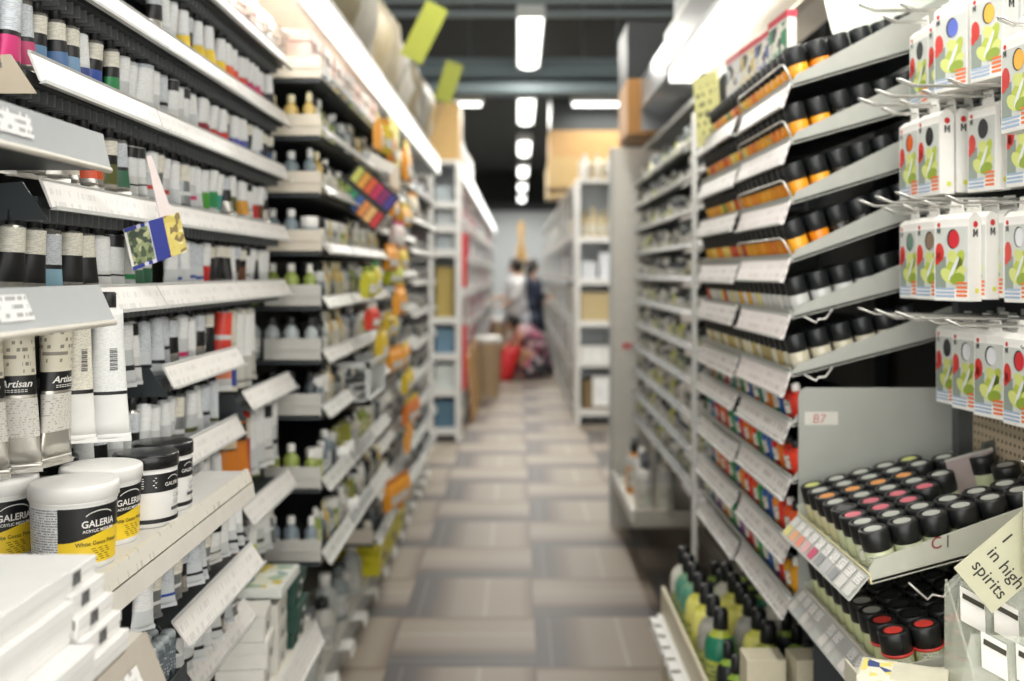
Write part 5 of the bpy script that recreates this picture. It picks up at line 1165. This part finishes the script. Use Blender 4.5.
# ------------------------------------------------------------------ small-bottle shelves beyond the trays
r7 = random.Random(21)
DK = [('#e6e4dc', '#1f2226', '#f0eee8', 'white'), ('#c3cb4a', '#e8e6e0', '#dfe0a9', 'lime'), ('#2a2f38', '#1f2226', '#f0efea', 'dark'), ('#363d4a', '#e0dfda', '#c9c9c4', 'white-capped dark'), ('#c9c8be', '#22252a', '#a9aaa6', 'black-capped pale'), ('#6a7264', '#1f2226', '#c9cfa8', 'grey-green'), ('#b9b79a', '#c9c7bd', '#8a8c88', 'cream'), ('#39424c', '#9aa0a2', '#e0ded6', 'slate')]
for i in range(11):
    z = 1.86 - i * .122; nm = (NAMES + ['lowest'])[i]
    R2S = bay_shelf(3.40, 5.55, .63, z, '%s shelf of the small-bottle run beyond the jar trays' % nm, xb=.983, s=-1, panelw=0, rails=4, frail=.015, rm=PRINT('#7c807f', '#5a5c5c', 60, 50, .5), group='shelves of the small-bottle run')
    o = obj('price_rail', rail_mesh(.34, .036, -1, .014, RAILP), R2S)
    o.location = (-.004, .02 + .05 * (i % 3), .012)
    put_items(z, 3.46, 5.5, .622, .085, '%s shelf of the small-bottle run' % nm, r7, DK, 0, .098, s=-1, hs=(.07, .085, .098), pre='ink')
t = empty('edge_post', (.578, 3.375, .0)); tag(t, 'slim white post between the jar trays and the small-bottle run', 'post')
obj('post', MB().box(-.008, .008, -.012, .012, 0, 1.92, ch=.002).mesh('post', M('#d6d6d2', .4, kind='white_enamel')), t); obj('post_foot', MB().box(-.02, .02, -.03, .03, 0, .012, ch=.002).mesh('post_foot', CHAR), t)
# jutting bottom shelf with white bottles
t = empty('bottom_shelf', (.52, 4.62, .30)); tag(t, 'white jutting bottom shelf with large white bottles before the beige end panel', 'shelf')
obj('shelf_board', MB().box(0, .42, 0, .95, -.02, 0).mesh('shelf_board', OFFW), t); obj('shelf_front', MB().box(-.012, 0, 0, .95, -.03, .03, ch=.002).mesh('shelf_front', WHITE), t); obj('shelf_end', MB().box(0, .42, -.01, 0, -.04, .03).mesh('shelf_end', M('#b9b5a8', .45, kind='cream_enamel')), t)
for i, (x, y, b_, c_, nmz) in enumerate(((.58, 4.72, '#e6e3da', '#5a6068', 'white bottle with grey cap'), (.68, 4.74, '#e3dfd2', '#c9c5ba', 'cream bottle with pale cap'), (.59, 4.84, '#e8e6e0', '#4d545c', 'white bottle with slate cap'), (.69, 4.87, '#dcd8c6', '#2a2d30', 'cream bottle with black cap'), (.60, 4.98, '#e6e4dd', '#e3e0d8', 'all-white bottle'), (.58, 5.14, '#d98f2a', '#2a2d30', 'orange bottle with black cap'), (.68, 5.12, '#c9ccc6', '#e3e0d8', 'pale grey bottle'), (.60, 5.30, '#d4d2c4', '#7a8084', 'dull white bottle'))):
    squeeze(.042, .25, b_, c_, '#c9c9c4').put((x, y, .3005), (0, 0, .4), '%s on the jutting bottom shelf, %s from the viewer' % (nmz, ordw(i + 1)), 'bottle', 'large bottles on the jutting bottom shelf')
# canopy over the jar side
t = canopy('white lit canopy with beige underside over the jar trays', -1, .6, 4.1, .585, .97, 2.195, 2.33, fcol='#9b9c9b')
obj('soffit', MB().box(.70, .97, .6, 4.1, 2.19, 2.205).box(.705, .71, .6, 4.1, 2.184, 2.19).box(.82, .825, .6, 4.1, 2.184, 2.19).mesh('soffit', M('#d9d0c3', .45, kind='cream_enamel')), t)
obj('light_diffuser', MB().box(.60, .69, .62, 4.08, 2.150, 2.200).mesh('light_diffuser', EMIT('#fdfcf8', 1.2)), t)
area('canopy_and_fill_light', (.645, 2.4, 2.145), .08, 3.3, 9, rot=(0, R(12), 0))
area('canopy_and_fill_light', (.695, 2.4, 2.172), .04, 3.4, 5, rot=(0, R(-103), 0))  # added fill aimed inward and up to brighten the soffit; no lamp there
t = empty('dark_canopy', (.60, 4.11, 2.19)); tag(t, 'unlit grey metal canopy beyond the lit one on the jar side', 'canopy')
GM = M('#8d9194', .28, .5, kind='brushed_metal')
obj('fascia', MB().box(0, .012, 0, .9, 0, .15).mesh('fascia', GM), t)
obj('soffit', MB().loft([[(.012 + .36 * k / 8, yy, -.10 * math.sin(PI * .5 * k / 8)) for k in range(9)] + [(.372 - .36 * k / 8, yy, .012 - .10 * math.sin(PI * .5 * (8 - k) / 8)) for k in range(9)] for yy in (0, .9)], 0).mesh('soffit', GM), t)
obj('end_cap', MB().box(0, .37, .9, .912, -.10, .15).mesh('end_cap', GM), t)
# pale hanging sheet under the canopy
t = empty('hanging_sheet', (.78, 2.14, 2.18)); tag(t, 'large pale green paper sheet hanging under the canopy behind the top tray', 'paper sheet')
rg = []
for k in range(9): zz = -.33 * k / 8; off = .02 * math.sin(k * .5); rg.append([(-.155 + .035 * (k / 8) ** 2, off, zz), (.18, off + .03, zz), (.18, off + .0315, zz), (-.155 + .035 * (k / 8) ** 2, off + .0015, zz)])
obj('sheet', MB().loft(rg, 0, smooth=False).mesh('sheet', M('#dfe8dc', .5, var=.03, kind='paper')), t); obj('clip', MB().box(-.02, .02, -.008, .012, -.012, .004, ch=.002).mesh('clip', STEEL), t)
# goods on the jar-side canopy and the cartons by the end
for i, (x, y, z, w, d, h, c, tc_, nm, lb) in enumerate(((.72, 3.9, 2.351, .22, .26, .17, '#9fa1a0', '#8d9092', 'carton', 'pale carton on the lit canopy, farther one'), (.74, 3.55, 2.351, .2, .3, .19, '#a9a9a5', '#2f4a8a', 'carton', 'pale carton with a blue lid on the lit canopy'),
    (.69, 5.30, 2.081, .30, .44, .27, '#a9793f', '#a9793f', 'cardboard_box', 'brown cardboard box on the shelving top by the beige end panel'), (.71, 5.30, 2.3535, .34, .44, .28, '#1f2223', '#1c1f20', 'storage_box', 'dark storage box stacked on the brown one by the end panel'))):
    p = carton(nm, w, d, h, c, '#b9b5a8', tc_); p.put((x, y, z), (0, 0, 0), lb, 'box', 'boxes on the jar-side tops')
# ================================================================== FAR AISLE
def far_run(name, label, s, xf, y0, y1, z1, depth=.55):
    t = empty(name, (xf, y0, 0)); tag(t, label, 'shelving')
    a, b_ = sorted((-s * depth, -s * (depth - .03)))
    obj('back_panel', MB().box(a, b_, 0, y1 - y0, 0, z1).mesh('back_panel', M('#9da2a4', .5, kind='grey_enamel')), t)
    n = int((y1 - y0) / 1.2)
    for i in range(n + 1):
        yy = (y1 - y0) * i / n; a, b_ = sorted((-s * depth, -s * .02))
        obj('side_frame', MB().box(min(-s * .02, -s * .05), max(-s * .02, -s * .05), yy - .012, yy + .012, 0, z1).box(min(-s * depth, -s * (depth - .04)), max(-s * depth, -s * (depth - .04)), yy - .012, yy + .012, 0, z1).mesh('side_frame', GREYP), t)
    a, b_ = sorted((-s * depth, 0))
    obj('top_board', MB().box(a, b_, 0, y1 - y0, z1, z1 + .02).mesh('top_board', WHITE), t)
    return t
r8 = random.Random(4)
def end_unit(label, x0, x1, y, zs, z1, group):
    """open shelf unit that faces the lens at the head of a run"""
    t = empty('end_shelving', ((x0 + x1) / 2, y, 0)); tag(t, label, 'shelving'); w = (x1 - x0) / 2
    for sx in (-1, 1):
        obj('side_frame', MB().box(min(sx * w, sx * (w - .035)), max(sx * w, sx * (w - .035)), 0, .03, 0, z1).box(min(sx * w, sx * (w - .02)), max(sx * w, sx * (w - .02)), .03, .34, 0, z1).mesh('side_frame', WHITE), t)
    obj('back_panel', MB().box(-w, w, .34, .36, 0, z1).mesh('back_panel', M('#a6acae', .5, kind='grey_enamel')), t)
    for z in zs: obj('shelf_board', MB().box(-w + .035, w - .035, .0, .34, z - .03, z).box(-w + .035, w - .035, -.006, 0, z - .05, z + .006).mesh('shelf_board', WHITE), t)
    obj('top_board', MB().box(-w, w, 0, .36, z1, z1 + .03).mesh('top_board', WHITE), t)
    return t
# tube side, second run
end_unit('white end shelving facing the viewer past the bottle bays', -.74, -.485, 8.55, (.10, .42, .72, 1.02, 1.58, 1.78, 1.98), 2.30, 'far')
for i, (z, h, w, c, lb) in enumerate(((.101, .22, .17, '#4f7286', 'blue-grey box on the lowest shelf of the white end shelving'), (.421, .20, .17, '#d5dcd8', 'white box with green mark on the second shelf of the white end shelving'), (.721, .2, .16, '#6c8fa6', 'pale blue box on the third shelf of the white end shelving'), (1.021, .42, .15, '#b09a52', 'tall olive gold box on the fourth shelf of the white end shelving'), (1.581, .12, .16, '#b7bfc2', 'grey box on the fifth shelf of the white end shelving'), (1.781, .12, .16, '#c3c9cb', 'pale grey box on the sixth shelf of the white end shelving'), (1.981, .14, .16, '#aeb7bb', 'blue-grey tray box on the top shelf of the white end shelving'))):
    carton('shelf_box', w, .2, h, c, '#3f8a48' if i == 1 else '#e4e4e0').put((-.612, 8.72, z), (0, 0, 0), lb, 'box', 'boxes in the white end shelving')
far_run('far_tube_run', 'long pale shelving run behind the white end shelving on the tube side', 1, -.50, 8.95, 21.5, 2.15)
FP = [('#c8283a', 'red'), ('#d8417a', 'magenta'), ('#ece9e6', 'white'), ('#c22f52', 'crimson'), ('#e6dfe4', 'pinkish white'), ('#4a5a9a', 'blue'), ('#cfd4d8', 'pale grey'), ('#dcd8d4', 'off-white')]
for si, z in enumerate((.14, .50, .86, 1.20, 1.54, 1.88)):
    t = empty('shelf', (-.50, 9.0, z)); tag(t, '%s shelf from the floor on the far tube-side run' % ordw(si + 1), 'shelf', 'shelves of the far tube-side run')
    obj('shelf_board', MB().box(-.505, -.055, 0, 12.4, -.03, 0).mesh('shelf_board', WHITE), t); obj('price_rail', MB().box(-.055, .008, .014, .032, -.03, 0).box(0, .008, 0, 12.4, -.035, .012).mesh('price_rail', RAILG), t)
    for k in range(14):
        y = 9.2 + k * .86; c, cn = FP[r8.randrange(len(FP))]
        carton('goods_box', .22, .46, U(.14, .25), c, '#efefef').put((-.668, y, z + .0005), (0, 0, U(-.008, .008)), '%s goods box, %s along the %s shelf of the far tube-side run' % (cn, ordw(k + 1), ordw(si + 1)), 'box', 'goods on the far tube-side run')
for i, (z0, z1, lb) in enumerate(((1.27, 1.75, 'upper red banner panel on the far tube-side run'), (.38, .95, 'lower red banner panel on the far tube-side run'))):
    t = empty('banner', (-.478, 8.93, z0)); tag(t, lb, 'banner', 'red banners'); obj('banner_cloth', MB().box(-.05, .035, 0, .008, 0, z1 - z0).mesh('banner_cloth', M('#c82a2c', .5, kind='cloth')), t); obj('rod', MB().tube([(-.06, .004, z1 - z0), (.045, .004, z1 - z0)], .008).mesh('rod', STEEL), t)
t = canopy('white lit canopy along the far tube-side run', 1, 8.95, 21.5, -.47, -.95, 2.18, 2.33)
obj('light_diffuser', MB().box(-.470, -.465, 9.0, 21.4, 2.20, 2.31).mesh('light_diffuser', EMIT('#f6f8fa', 1.05)), t)
for i, (x, y, z, w, d, h, c, nm, lb) in enumerate(((-.64, 9.2, 2.352, .26, .5, .52, '#a98a55', 'cardboard_box', 'brown cardboard box standing on the far tube-side run'), (-.72, 9.2, 2.8745, .3, .5, .10, '#33383a', 'storage_box', 'flat dark box lying on the brown cardboard box'), (-.66, 9.95, 2.352, .3, .6, .42, '#d9dbdc', 'goods_bundle', 'white wrapped bundle behind the brown cardboard box'), (-.66, 10.8, 2.352, .3, .6, .36, '#c9c4ba', 'goods_bundle', 'beige wrapped bundle behind the white one'), (-.66, 11.8, 2.352, .3, .6, .4, '#dfe0e0', 'goods_bundle', 'pale wrapped bundle farthest on the far run'))):
    if nm == 'goods_bundle': bag(d, w, h, 50 + i, c).put((x, y, z), (0, 0, 0), lb, 'bundle', 'bundles on the far tube-side run')
    else: carton(nm, w, d, h, c, '#cfc9b8').put((x, y, z), (0, 0, 0), lb, 'box', 'boxes on the far tube-side run')
# wooden boards and white buckets on the floor, tube side
for i in range(4):
    y = 9.7 + i * .5
    o = obj('wood_board', MB().box(-.012, .012, -.17, .17, 0, .62 + .05 * (i % 2), ch=.004).mesh('wood_board', M(['#a98355', '#b8945f', '#9c7648', '#c2a373'][i], .55, kind='wood')), None, (-.415, y, .0), (0, R(-5), 0)); tag(o, 'pale wooden board leaning on the far tube-side run, %s from the viewer' % ordw(i + 1), 'board', 'wooden boards leaning on the far run')
for i, (x, y) in enumerate(((-.335, 11.65), (-.30, 16.4))):
    p = Proto('bucket', MB().lathe([(.12, 0), (.125, .01), (.15, .60), (.155, .61)], 28).mesh('bucket_body', M('#bfa98a', .5, kind='bucket'))); p.part('lid', MB().lathe([(.16, .605), (.165, .615), (.165, .66), (.15, .675), (.001, .68)], 28, cap0=False).mesh('lid', WHITE))
    p.put((x, y, 0), (0, 0, 0), 'tall beige bin with a white lid beside the far tube-side run, %s one' % ('nearer' if i == 0 else 'farther'), 'bin', 'white-lidded bins')
# jar side, second run
end_unit('white end shelving facing the viewer past the beige end panel', .53, .93, 9.4, (.14, .585, .95, 1.335, 1.72), 2.22, 'far')
carton('shelf_box', .26, .26, .26, '#7e6840', None).put((.735, 9.6, .1405), (0, 0, 0), 'brown box behind a white notice on the lowest right-hand end shelf', 'box')
t = empty('notice', (.775, 9.44, .17)); tag(t, 'white framed notice sheet before the brown box on the lowest end shelf', 'notice'); obj('notice_sheet', MB().box(-.09, .09, 0, .01, 0, .27).mesh('notice_sheet', M('#eeeeec', .5, kind='paper')), t); obj('notice_print', MB().quad((-.06, -.001, .06), (.06, -.001, .06), (.06, -.001, .2), (-.06, -.001, .2)).mesh('notice_print', PRINT('#eeeeec', '#8a8a8c', 30, 20, .55)), t)
for i in range(3): carton('paper_pack', .10, .24, .13, '#e4e3df', None).put((.625 + i * .106, 9.58, .5855), (0, 0, 0), 'white paper pack on the second end shelf, %s from the aisle' % ordw(i + 1), 'paper pack', 'white paper packs')
carton('shelf_box', .31, .26, .26, '#b9a679', '#d9d2bb').put((.735, 9.58, .9505), (0, 0, 0), 'wide tan box on the middle shelf of the end shelving beyond the beige panel', 'box')
carton('shelf_box', .14, .24, .24, '#d8dbdf', '#f4f4f4').put((.82, 9.58, 1.3355), (0, 0, 0), 'pale box with white sheet on the fourth end shelf', 'box'); carton('shelf_box', .14, .24, .16, '#c9cccf', '#f4f4f4').put((.65, 9.58, 1.3355), (0, 0, 0), 'low pale grey box beside the taller one on the fourth end shelf', 'box')
for i in range(4): bottle(.035, .24 + .03 * (i % 2), '#cbb98f', '#b9a06a', '#e3dcc8', 'round', 'tall_bottle').put((.62 + .078 * i, 9.55, 1.7205), (0, 0, 1), 'beige bottle on the top end shelf, %s from the aisle' % ordw(i + 1), 'bottle', 'beige bottles on the top end shelf')
far_run('far_jar_run', 'long pale shelving run behind the white end shelving on the jar side', -1, .50, 9.85, 21.5, 2.2)
for si, z in enumerate((.14, .55, .95, 1.35, 1.75)):
    t = empty('shelf', (.50, 9.9, z)); tag(t, '%s shelf from the floor on the far jar-side run' % ordw(si + 1), 'shelf', 'shelves of the far jar-side run')
    obj('shelf_board', MB().box(.055, .505, 0, 11.5, -.03, 0).mesh('shelf_board', WHITE), t); obj('price_rail', MB().box(-.008, .055, .014, .032, -.03, 0).box(-.008, 0, 0, 11.5, -.035, .012).mesh('price_rail', RAILG), t)
    for k in range(11):
        y = 10.2 + k * 1.0; c, cn = [('#c9cdd0', 'pale grey'), ('#e0e0de', 'white'), ('#b9b3a2', 'beige'), ('#a9b0b4', 'grey'), ('#d4cdb9', 'cream')][r8.randrange(5)]
        carton('goods_box', .22, .5, U(.16, .3), c, '#efefef').put((.668, y, z + .0005), (0, 0, U(-.008, .008)), '%s goods box, %s along the %s shelf of the far jar-side run' % (cn, ordw(k + 1), ordw(si + 1)), 'box', 'goods on the far jar-side run')
for i, (x, y, z, w, d, h, c, nm, lb) in enumerate(((.66, 10.4, 2.2205, .72, .7, .30, '#b59a68', 'cardboard_box', 'wide tan cardboard box on the far jar-side run, lower of the pile'), (.66, 10.4, 2.5215, .70, .7, .26, '#b08c58', 'cardboard_box', 'wide brown cardboard box on the tan one'), (.68, 10.4, 2.7825, .72, .7, .40, '#353a3b', 'storage_box', 'big dark storage box crowning the cardboard pile'), (.62, 11.6, 2.2205, .6, .7, .34, '#c9b78c', 'cardboard_box', 'pale tan cardboard box behind the pile'))):
    carton(nm, w, d, h, c, '#cfc9b8').put((x, y, z), (0, 0, 0), lb, 'box', 'boxes on the far jar-side run')
for i in range(3):
    bag(.28, .105, .22, 80 + i, ['#dcd9d2', '#d9cfb9', '#e2e0da'][i]).put((.62 + .12 * i, 9.58, 2.2505), (0, 0, 0), 'crumpled pale bag on top of the end shelving, %s from the aisle' % ordw(i + 1), 'bag', 'bags on the end shelving')
# easel by the back
t = empty('easel', (.06, 19.5, 0)); tag(t, 'wooden easel standing behind the shoppers near the back wall', 'easel')
WD = M('#b08d52', .55, kind='wood')
obj('mast', MB().box(-.05, .05, -.02, .02, .1, 2.35).mesh('mast', WD), t)
for sx in (-1, 1): obj('leg', MB().tube([(sx * .38, 0, .02), (sx * .04, 0, 1.9)], .025, 8).mesh('leg', WD), t)
obj('leg', MB().tube([(0, .5, .02), (0, .02, 1.8)], .025, 8).mesh('leg', WD), t); obj('tray_bar', MB().box(-.3, .3, -.08, 0, .85, .9).mesh('tray_bar', WD), t)

# ------------------------------------------------------------------ people
def skin(name, nodes, edges, mat, sub=2, parent=None):
    me = bpy.data.meshes.new(name); me.from_pydata([n[0] for n in nodes], edges, []); o = bpy.data.objects.new(name, me); COL.objects.link(o)
    o.modifiers.new('skin', 'SKIN'); o.modifiers['skin'].use_smooth_shade = True
    sv = me.skin_vertices[0].data
    for i, n in enumerate(nodes):
        r = n[1]; sv[i].radius = r if isinstance(r, tuple) else (r, r)
    sv[0].use_root = True
    ss = o.modifiers.new('sub', 'SUBSURF'); ss.levels = sub; ss.render_levels = sub
    dg = bpy.context.evaluated_depsgraph_get(); m2 = bpy.data.meshes.new_from_object(o.evaluated_get(dg)); m2.materials.clear(); m2.materials.append(mat)
    m2.name = name
    bpy.data.objects.remove(o); bpy.data.meshes.remove(me)
    m2.polygons.foreach_set('use_smooth', [True] * len(m2.polygons)); m2.polygons.foreach_set('material_index', [0] * len(m2.polygons))
    return m2
SKIN_ = M('#c79b7e', .5, kind='skin'); HAIR = M('#1c1715', .45, kind='hair')
def ell(mb, c, r, mi=0, n=16, T=None):
    rg = []
    for k in range(1, 10):
        a = PI * k / 10; rg.append([(c[0] + r[0] * math.sin(a) * math.cos(2 * PI * j / n), c[1] + r[1] * math.sin(a) * math.sin(2 * PI * j / n), c[2] - r[2] * math.cos(a)) for j in range(n)])
    return mb.loft(rg, mi, T=T)
def hand_nodes(nodes, edges, wrist, d, side):
    """palm with five bent fingers from the wrist vertex index"""
    d = Vector(d).normalized(); w = Vector(nodes[wrist][0]); s = Vector(side).normalized(); nrm = d.cross(s).normalized()
    palm = w + d * .07; nodes.append((tuple(palm), (.034, .018))); pi = len(nodes) - 1; edges.append((wrist, pi))
    for k, (o_, l_) in enumerate(((-.03, .06), (-.01, .075), (.01, .07), (.03, .055))):
        a = palm + d * .03 + s * o_; b2 = a + d * l_ * .55 + nrm * .008; c2 = b2 + d * l_ * .4 + nrm * .022
        n0 = len(nodes); nodes.extend([(tuple(a), .009), (tuple(b2), .008), (tuple(c2), .007)]); edges.extend([(pi, n0), (n0, n0 + 1), (n0 + 1, n0 + 2)])
    a = w + d * .035 - s * .035; b2 = a + d * .03 - s * .018; n0 = len(nodes); nodes.extend([(tuple(a), .011), (tuple(b2), .009)]); edges.extend([(wrist, n0), (n0, n0 + 1)])
def head(root, pos, face, hair_long):
    """face features and hair as parts; face = direction the person looks (angle about Z, 0 = +X)"""
    T = Matrix.Translation(pos) @ Matrix.Rotation(face, 4, 'Z')
    m = MB()
    for sy in (-1, 1): ell(m, (.088, sy * .032, .01), (.008, .013, .007), 0, T=T)
    obj('eyes', m.mesh('eyes', BLK), root)
    m = MB(); ell(m, (.098, 0, -.052), (.008, .024, .008), 0, T=T); obj('mouth', m.mesh('mouth', M('#9c5a52', .5, kind='skin')), root)
    m = MB(); rg = []
    n = 20
    for k in range(9):
        a = PI * k / 11
        rg.append([((-.012 + (.105 if math.cos(2 * PI * j / n) < .3 else .085) * math.sin(a + .02) * math.cos(2 * PI * j / n)), .093 * math.sin(a + .02) * math.sin(2 * PI * j / n), .125 * math.cos(a) + .005 + (.05 * max(0, math.cos(2 * PI * j / n)) * (k / 8) * 1.4)) for j in range(n)])
    m.loft(rg, 0, T=T)
    if hair_long: m.loft([[(-.06 + .055 * math.cos(2 * PI * j / 14), .085 * math.sin(2 * PI * j / 14) * q, z) for j in range(14)] for z, q in ((.05, 1), (-.05, 1.05), (-.16, 1.1), (-.28, .95), (-.33, .6))], 0, T=T)
    else: ell(m, (-.10, 0, .03), (.05, .05, .05), 0, T=T)
    obj('hair', m.mesh('hair', HAIR), root)
def standing(loc, face, top, skirt, skirt_len, label, bag_arm=.3, long=False):
    root = empty('person', loc); tag(root, label, 'person', 'shoppers at the far end')
    c, s = math.cos(face), math.sin(face)
    def W_(f, l, z): return (f * c - l * s, f * s + l * c, z)
    H = 1.58
    N_ = [(W_(0, 0, .86), (.13, .15)), (W_(.01, 0, 1.02), (.10, .13)), (W_(.02, 0, 1.18), (.11, .15)), (W_(.0, 0, 1.30), (.09, .14)), (W_(.01, 0, 1.38), (.05, .05)), (W_(.025, 0, 1.45), (.085, .08)), (W_(.02, 0, 1.53), (.075, .07)),
          (W_(.02, .09, .80), .085), (W_(.05, .095, .46), .058), (W_(.0, .09, .10), .038), (W_(.02, .09, .045), .035), (W_(.15, .10, .03), .03), (W_(-.02, -.09, .80), .085), (W_(-.03, -.09, .46), .058), (W_(-.07, -.09, .10), .038), (W_(-.06, -.09, .045), .035), (W_(.07, -.10, .03), .03),
          (W_(.0, .17, 1.29), .05), (W_(.02, .20, 1.05), .042), (W_(.20, .17, .93), .03), (W_(.0, -.17, 1.29), .05), (W_(.04, -.20, 1.05), .042), (W_(.26, -.15, 1.02), .03),
          (W_(.125, 0, 1.455), .014)]
    E = [(0, 1), (1, 2), (2, 3), (3, 4), (4, 5), (5, 6), (0, 7), (7, 8), (8, 9), (9, 10), (10, 11), (0, 12), (12, 13), (13, 14), (14, 15), (15, 16), (3, 17), (17, 18), (18, 19), (3, 20), (20, 21), (21, 22), (5, 23)]
    hand_nodes(N_, E, 19, (c, s, -.2), (-s, c, 0)); hand_nodes(N_, E, 22, (c, s, -.1), (s, -c, 0))
    obj('body', skin('body', N_, E, SKIN_), root)
    n = 20
    def ring(z, rf, rl, f0=0): return [W_(f0 + rf * math.cos(2 * PI * j / n), rl * math.sin(2 * PI * j / n), z) for j in range(n)]
    obj('top', MB().loft([ring(.80, .185, .21), ring(.95, .16, .18, .01), ring(1.08, .145, .17, .015), ring(1.22, .15, .185, .015), ring(1.31, .125, .20), ring(1.36, .08, .10)], 0).mesh('top', top), root)
    for (a, b2, c2) in ((17, 18, 19), (20, 21, 22)):
        P_ = [Vector(N_[q][0]) for q in (a, b2, c2)]; m = MB(); m.tube([P_[0], P_[0].lerp(P_[1], .5), P_[1], P_[1].lerp(P_[2], .5)], .060, 12); obj('sleeve', m.mesh('sleeve', top), root)
    obj('skirt', MB().loft([ring(.84, .18, .20), ring(.7, .20, .23), ring(skirt_len, .22, .25)], 0).mesh('skirt', skirt), root)
    m = MB()
    for q in (11, 16): v = N_[q][0]; ell(m, (v[0] - .05 * c, v[1] - .05 * s, .032), (.11 if abs(c) > .5 else .05, .11 if abs(s) > .5 else .05, .032))
    obj('shoes', m.mesh('shoes', CHAR), root)
    head(root, W_(.025, 0, 1.475), face, long)
standing((-.02, 14.8, 0), R(190), M('#e6e7e8', .6, kind='cloth'), M('#b4b9c0', .6, kind='cloth'), .62, 'person in a white top and pale grey skirt, dark hair tied up, facing the shelves')
standing((.205, 15.5, 0), R(15), M('#2b3447', .6, kind='cloth'), M('#2b3447', .6, kind='cloth'), .50, 'person in a navy dress with long dark hair, standing back to back with another', long=True)
# crouching shopper
root = empty('person', (.12, 13.7, 0)); tag(root, 'person crouching in the aisle in dark floral clothes, reaching toward a red bag', 'person')
N_ = [((.10, .05, .26), (.15, .16)), ((.10, .0, .40), (.13, .15)), ((.03, -.03, .54), (.12, .15)), ((-.08, -.04, .62), (.08, .12)), ((-.15, -.05, .66), (.05, .05)), ((-.21, -.05, .70), (.085, .08)), ((-.25, -.05, .75), (.07, .07)),
      ((.04, -.14, .26), .09), ((-.15, -.17, .42), .065), ((-.02, -.15, .12), .042), ((-.01, -.15, .045), .04), ((-.14, -.16, .03), .032), ((.04, .20, .26), .09), ((-.17, .20, .40), .065), ((.0, .20, .12), .042), ((.01, .20, .045), .04), ((-.12, .21, .03), .032),
      ((-.07, -.20, .58), .05), ((-.16, -.24, .42), .042), ((-.30, -.20, .40), .03), ((-.07, .12, .58), .05), ((-.2, .14, .46), .042), ((-.32, .06, .40), .03), ((-.31, -.05, .69), .014)]
E = [(0, 1), (1, 2), (2, 3), (3, 4), (4, 5), (5, 6), (0, 7), (7, 8), (8, 9), (9, 10), (10, 11), (0, 12), (12, 13), (13, 14), (14, 15), (15, 16), (3, 17), (17, 18), (18, 19), (3, 20), (20, 21), (21, 22), (5, 23)]
hand_nodes(N_, E, 19, (-1, .2, -.3), (0, 1, 0)); hand_nodes(N_, E, 22, (-1, 0, -.3), (0, -1, 0))
obj('body', skin('body', N_, E, SKIN_), root)
FLO = SPOTS(['#2a2b30', '#34343a', '#8a4a62', '#26282c', '#b9a9ae', '#3d4048', '#2a2b30', '#c56a86'], 14, .6, 'floral_cloth')
n = 18
def ringc(c, u, v): c, u, v = Vector(c), Vector(u), Vector(v); return [tuple(c + u * math.cos(2 * PI * j / n) + v * math.sin(2 * PI * j / n)) for j in range(n)]
obj('blouse', MB().loft([ringc((.12, .03, .30), (.19, 0, .05), (0, .21, 0)), ringc((.10, 0, .42), (.16, 0, .08), (0, .19, 0)), ringc((.03, -.03, .54), (.12, 0, .10), (0, .19, 0)), ringc((-.06, -.04, .61), (.07, 0, .10), (0, .19, 0)), ringc((-.13, -.05, .64), (.03, 0, .06), (0, .08, 0))], 0).mesh('blouse', SPOTS(['#d9b9c2', '#b9627f', '#3a3a40', '#c9a9b0', '#46464e', '#8a4a62'], 16, .6, 'floral_cloth')), root)
obj('skirt', MB().loft([ringc((.12, .03, .33), (.19, 0, .0), (0, .22, 0)), ringc((.10, .03, .20), (.25, 0, 0), (0, .26, 0)), ringc((.08, .03, .06), (.27, 0, 0), (0, .27, 0)), ringc((.08, .03, .02), (.26, 0, 0), (0, .26, 0))], 0).mesh('skirt', FLO), root)
head(root, (-.21, -.05, .715), R(200), False)
t = empty('shopping_bag', (-.20, 13.3, 0), (0, R(8), R(10))); tag(t, 'red shopping bag slumped on the carpet before the crouching shopper', 'bag')
rg = [[(w_ * .5 * math.cos(a) * (abs(math.cos(a)) ** -.3 if abs(math.cos(a)) > .2 else 1.4) * .9 + sh, d_ * .5 * math.sin(a), z) for a in [2 * PI * j / 24 for j in range(24)]] for z, w_, d_, sh in ((.0, .24, .16, 0), (.03, .27, .18, 0), (.2, .28, .19, .02), (.34, .27, .15, .05), (.43, .24, .10, .08), (.46, .22, .06, .09))]
obj('bag_body', MB().loft(rg, 0).mesh('bag_body', M('#d22a2e', .45, bump=.4, scale=10, kind='bag_cloth')), t)
for sy in (-1, 1): obj('handle', MB().tube([(.02, sy * .03, .44), (.05, sy * .03, .56), (.10, sy * .03, .60), (.15, sy * .03, .56), (.17, sy * .03, .44)], .010, 8).mesh('handle', M('#b3222a', .5, kind='bag_cloth')), t)

# ================================================================== LIGHT
w = bpy.data.worlds.new('world'); S.world = w; w.use_nodes = True
bg = w.node_tree.nodes['Background']; bg.inputs[0].default_value = (1.0, .985, .95, 1); bg.inputs[1].default_value = 2.0
S.view_settings.view_transform = 'Standard'; S.view_settings.look = 'None'; S.view_settings.gamma = 1; S.view_settings.use_curve_mapping = False
S.view_settings.exposure = 0.68
S.cycles.use_denoising = True; S.cycles.max_bounces = 6; S.cycles.diffuse_bounces = 4; S.cycles.glossy_bounces = 3; S.cycles.transparent_max_bounces = 12; S.cycles.sample_clamp_indirect = 6
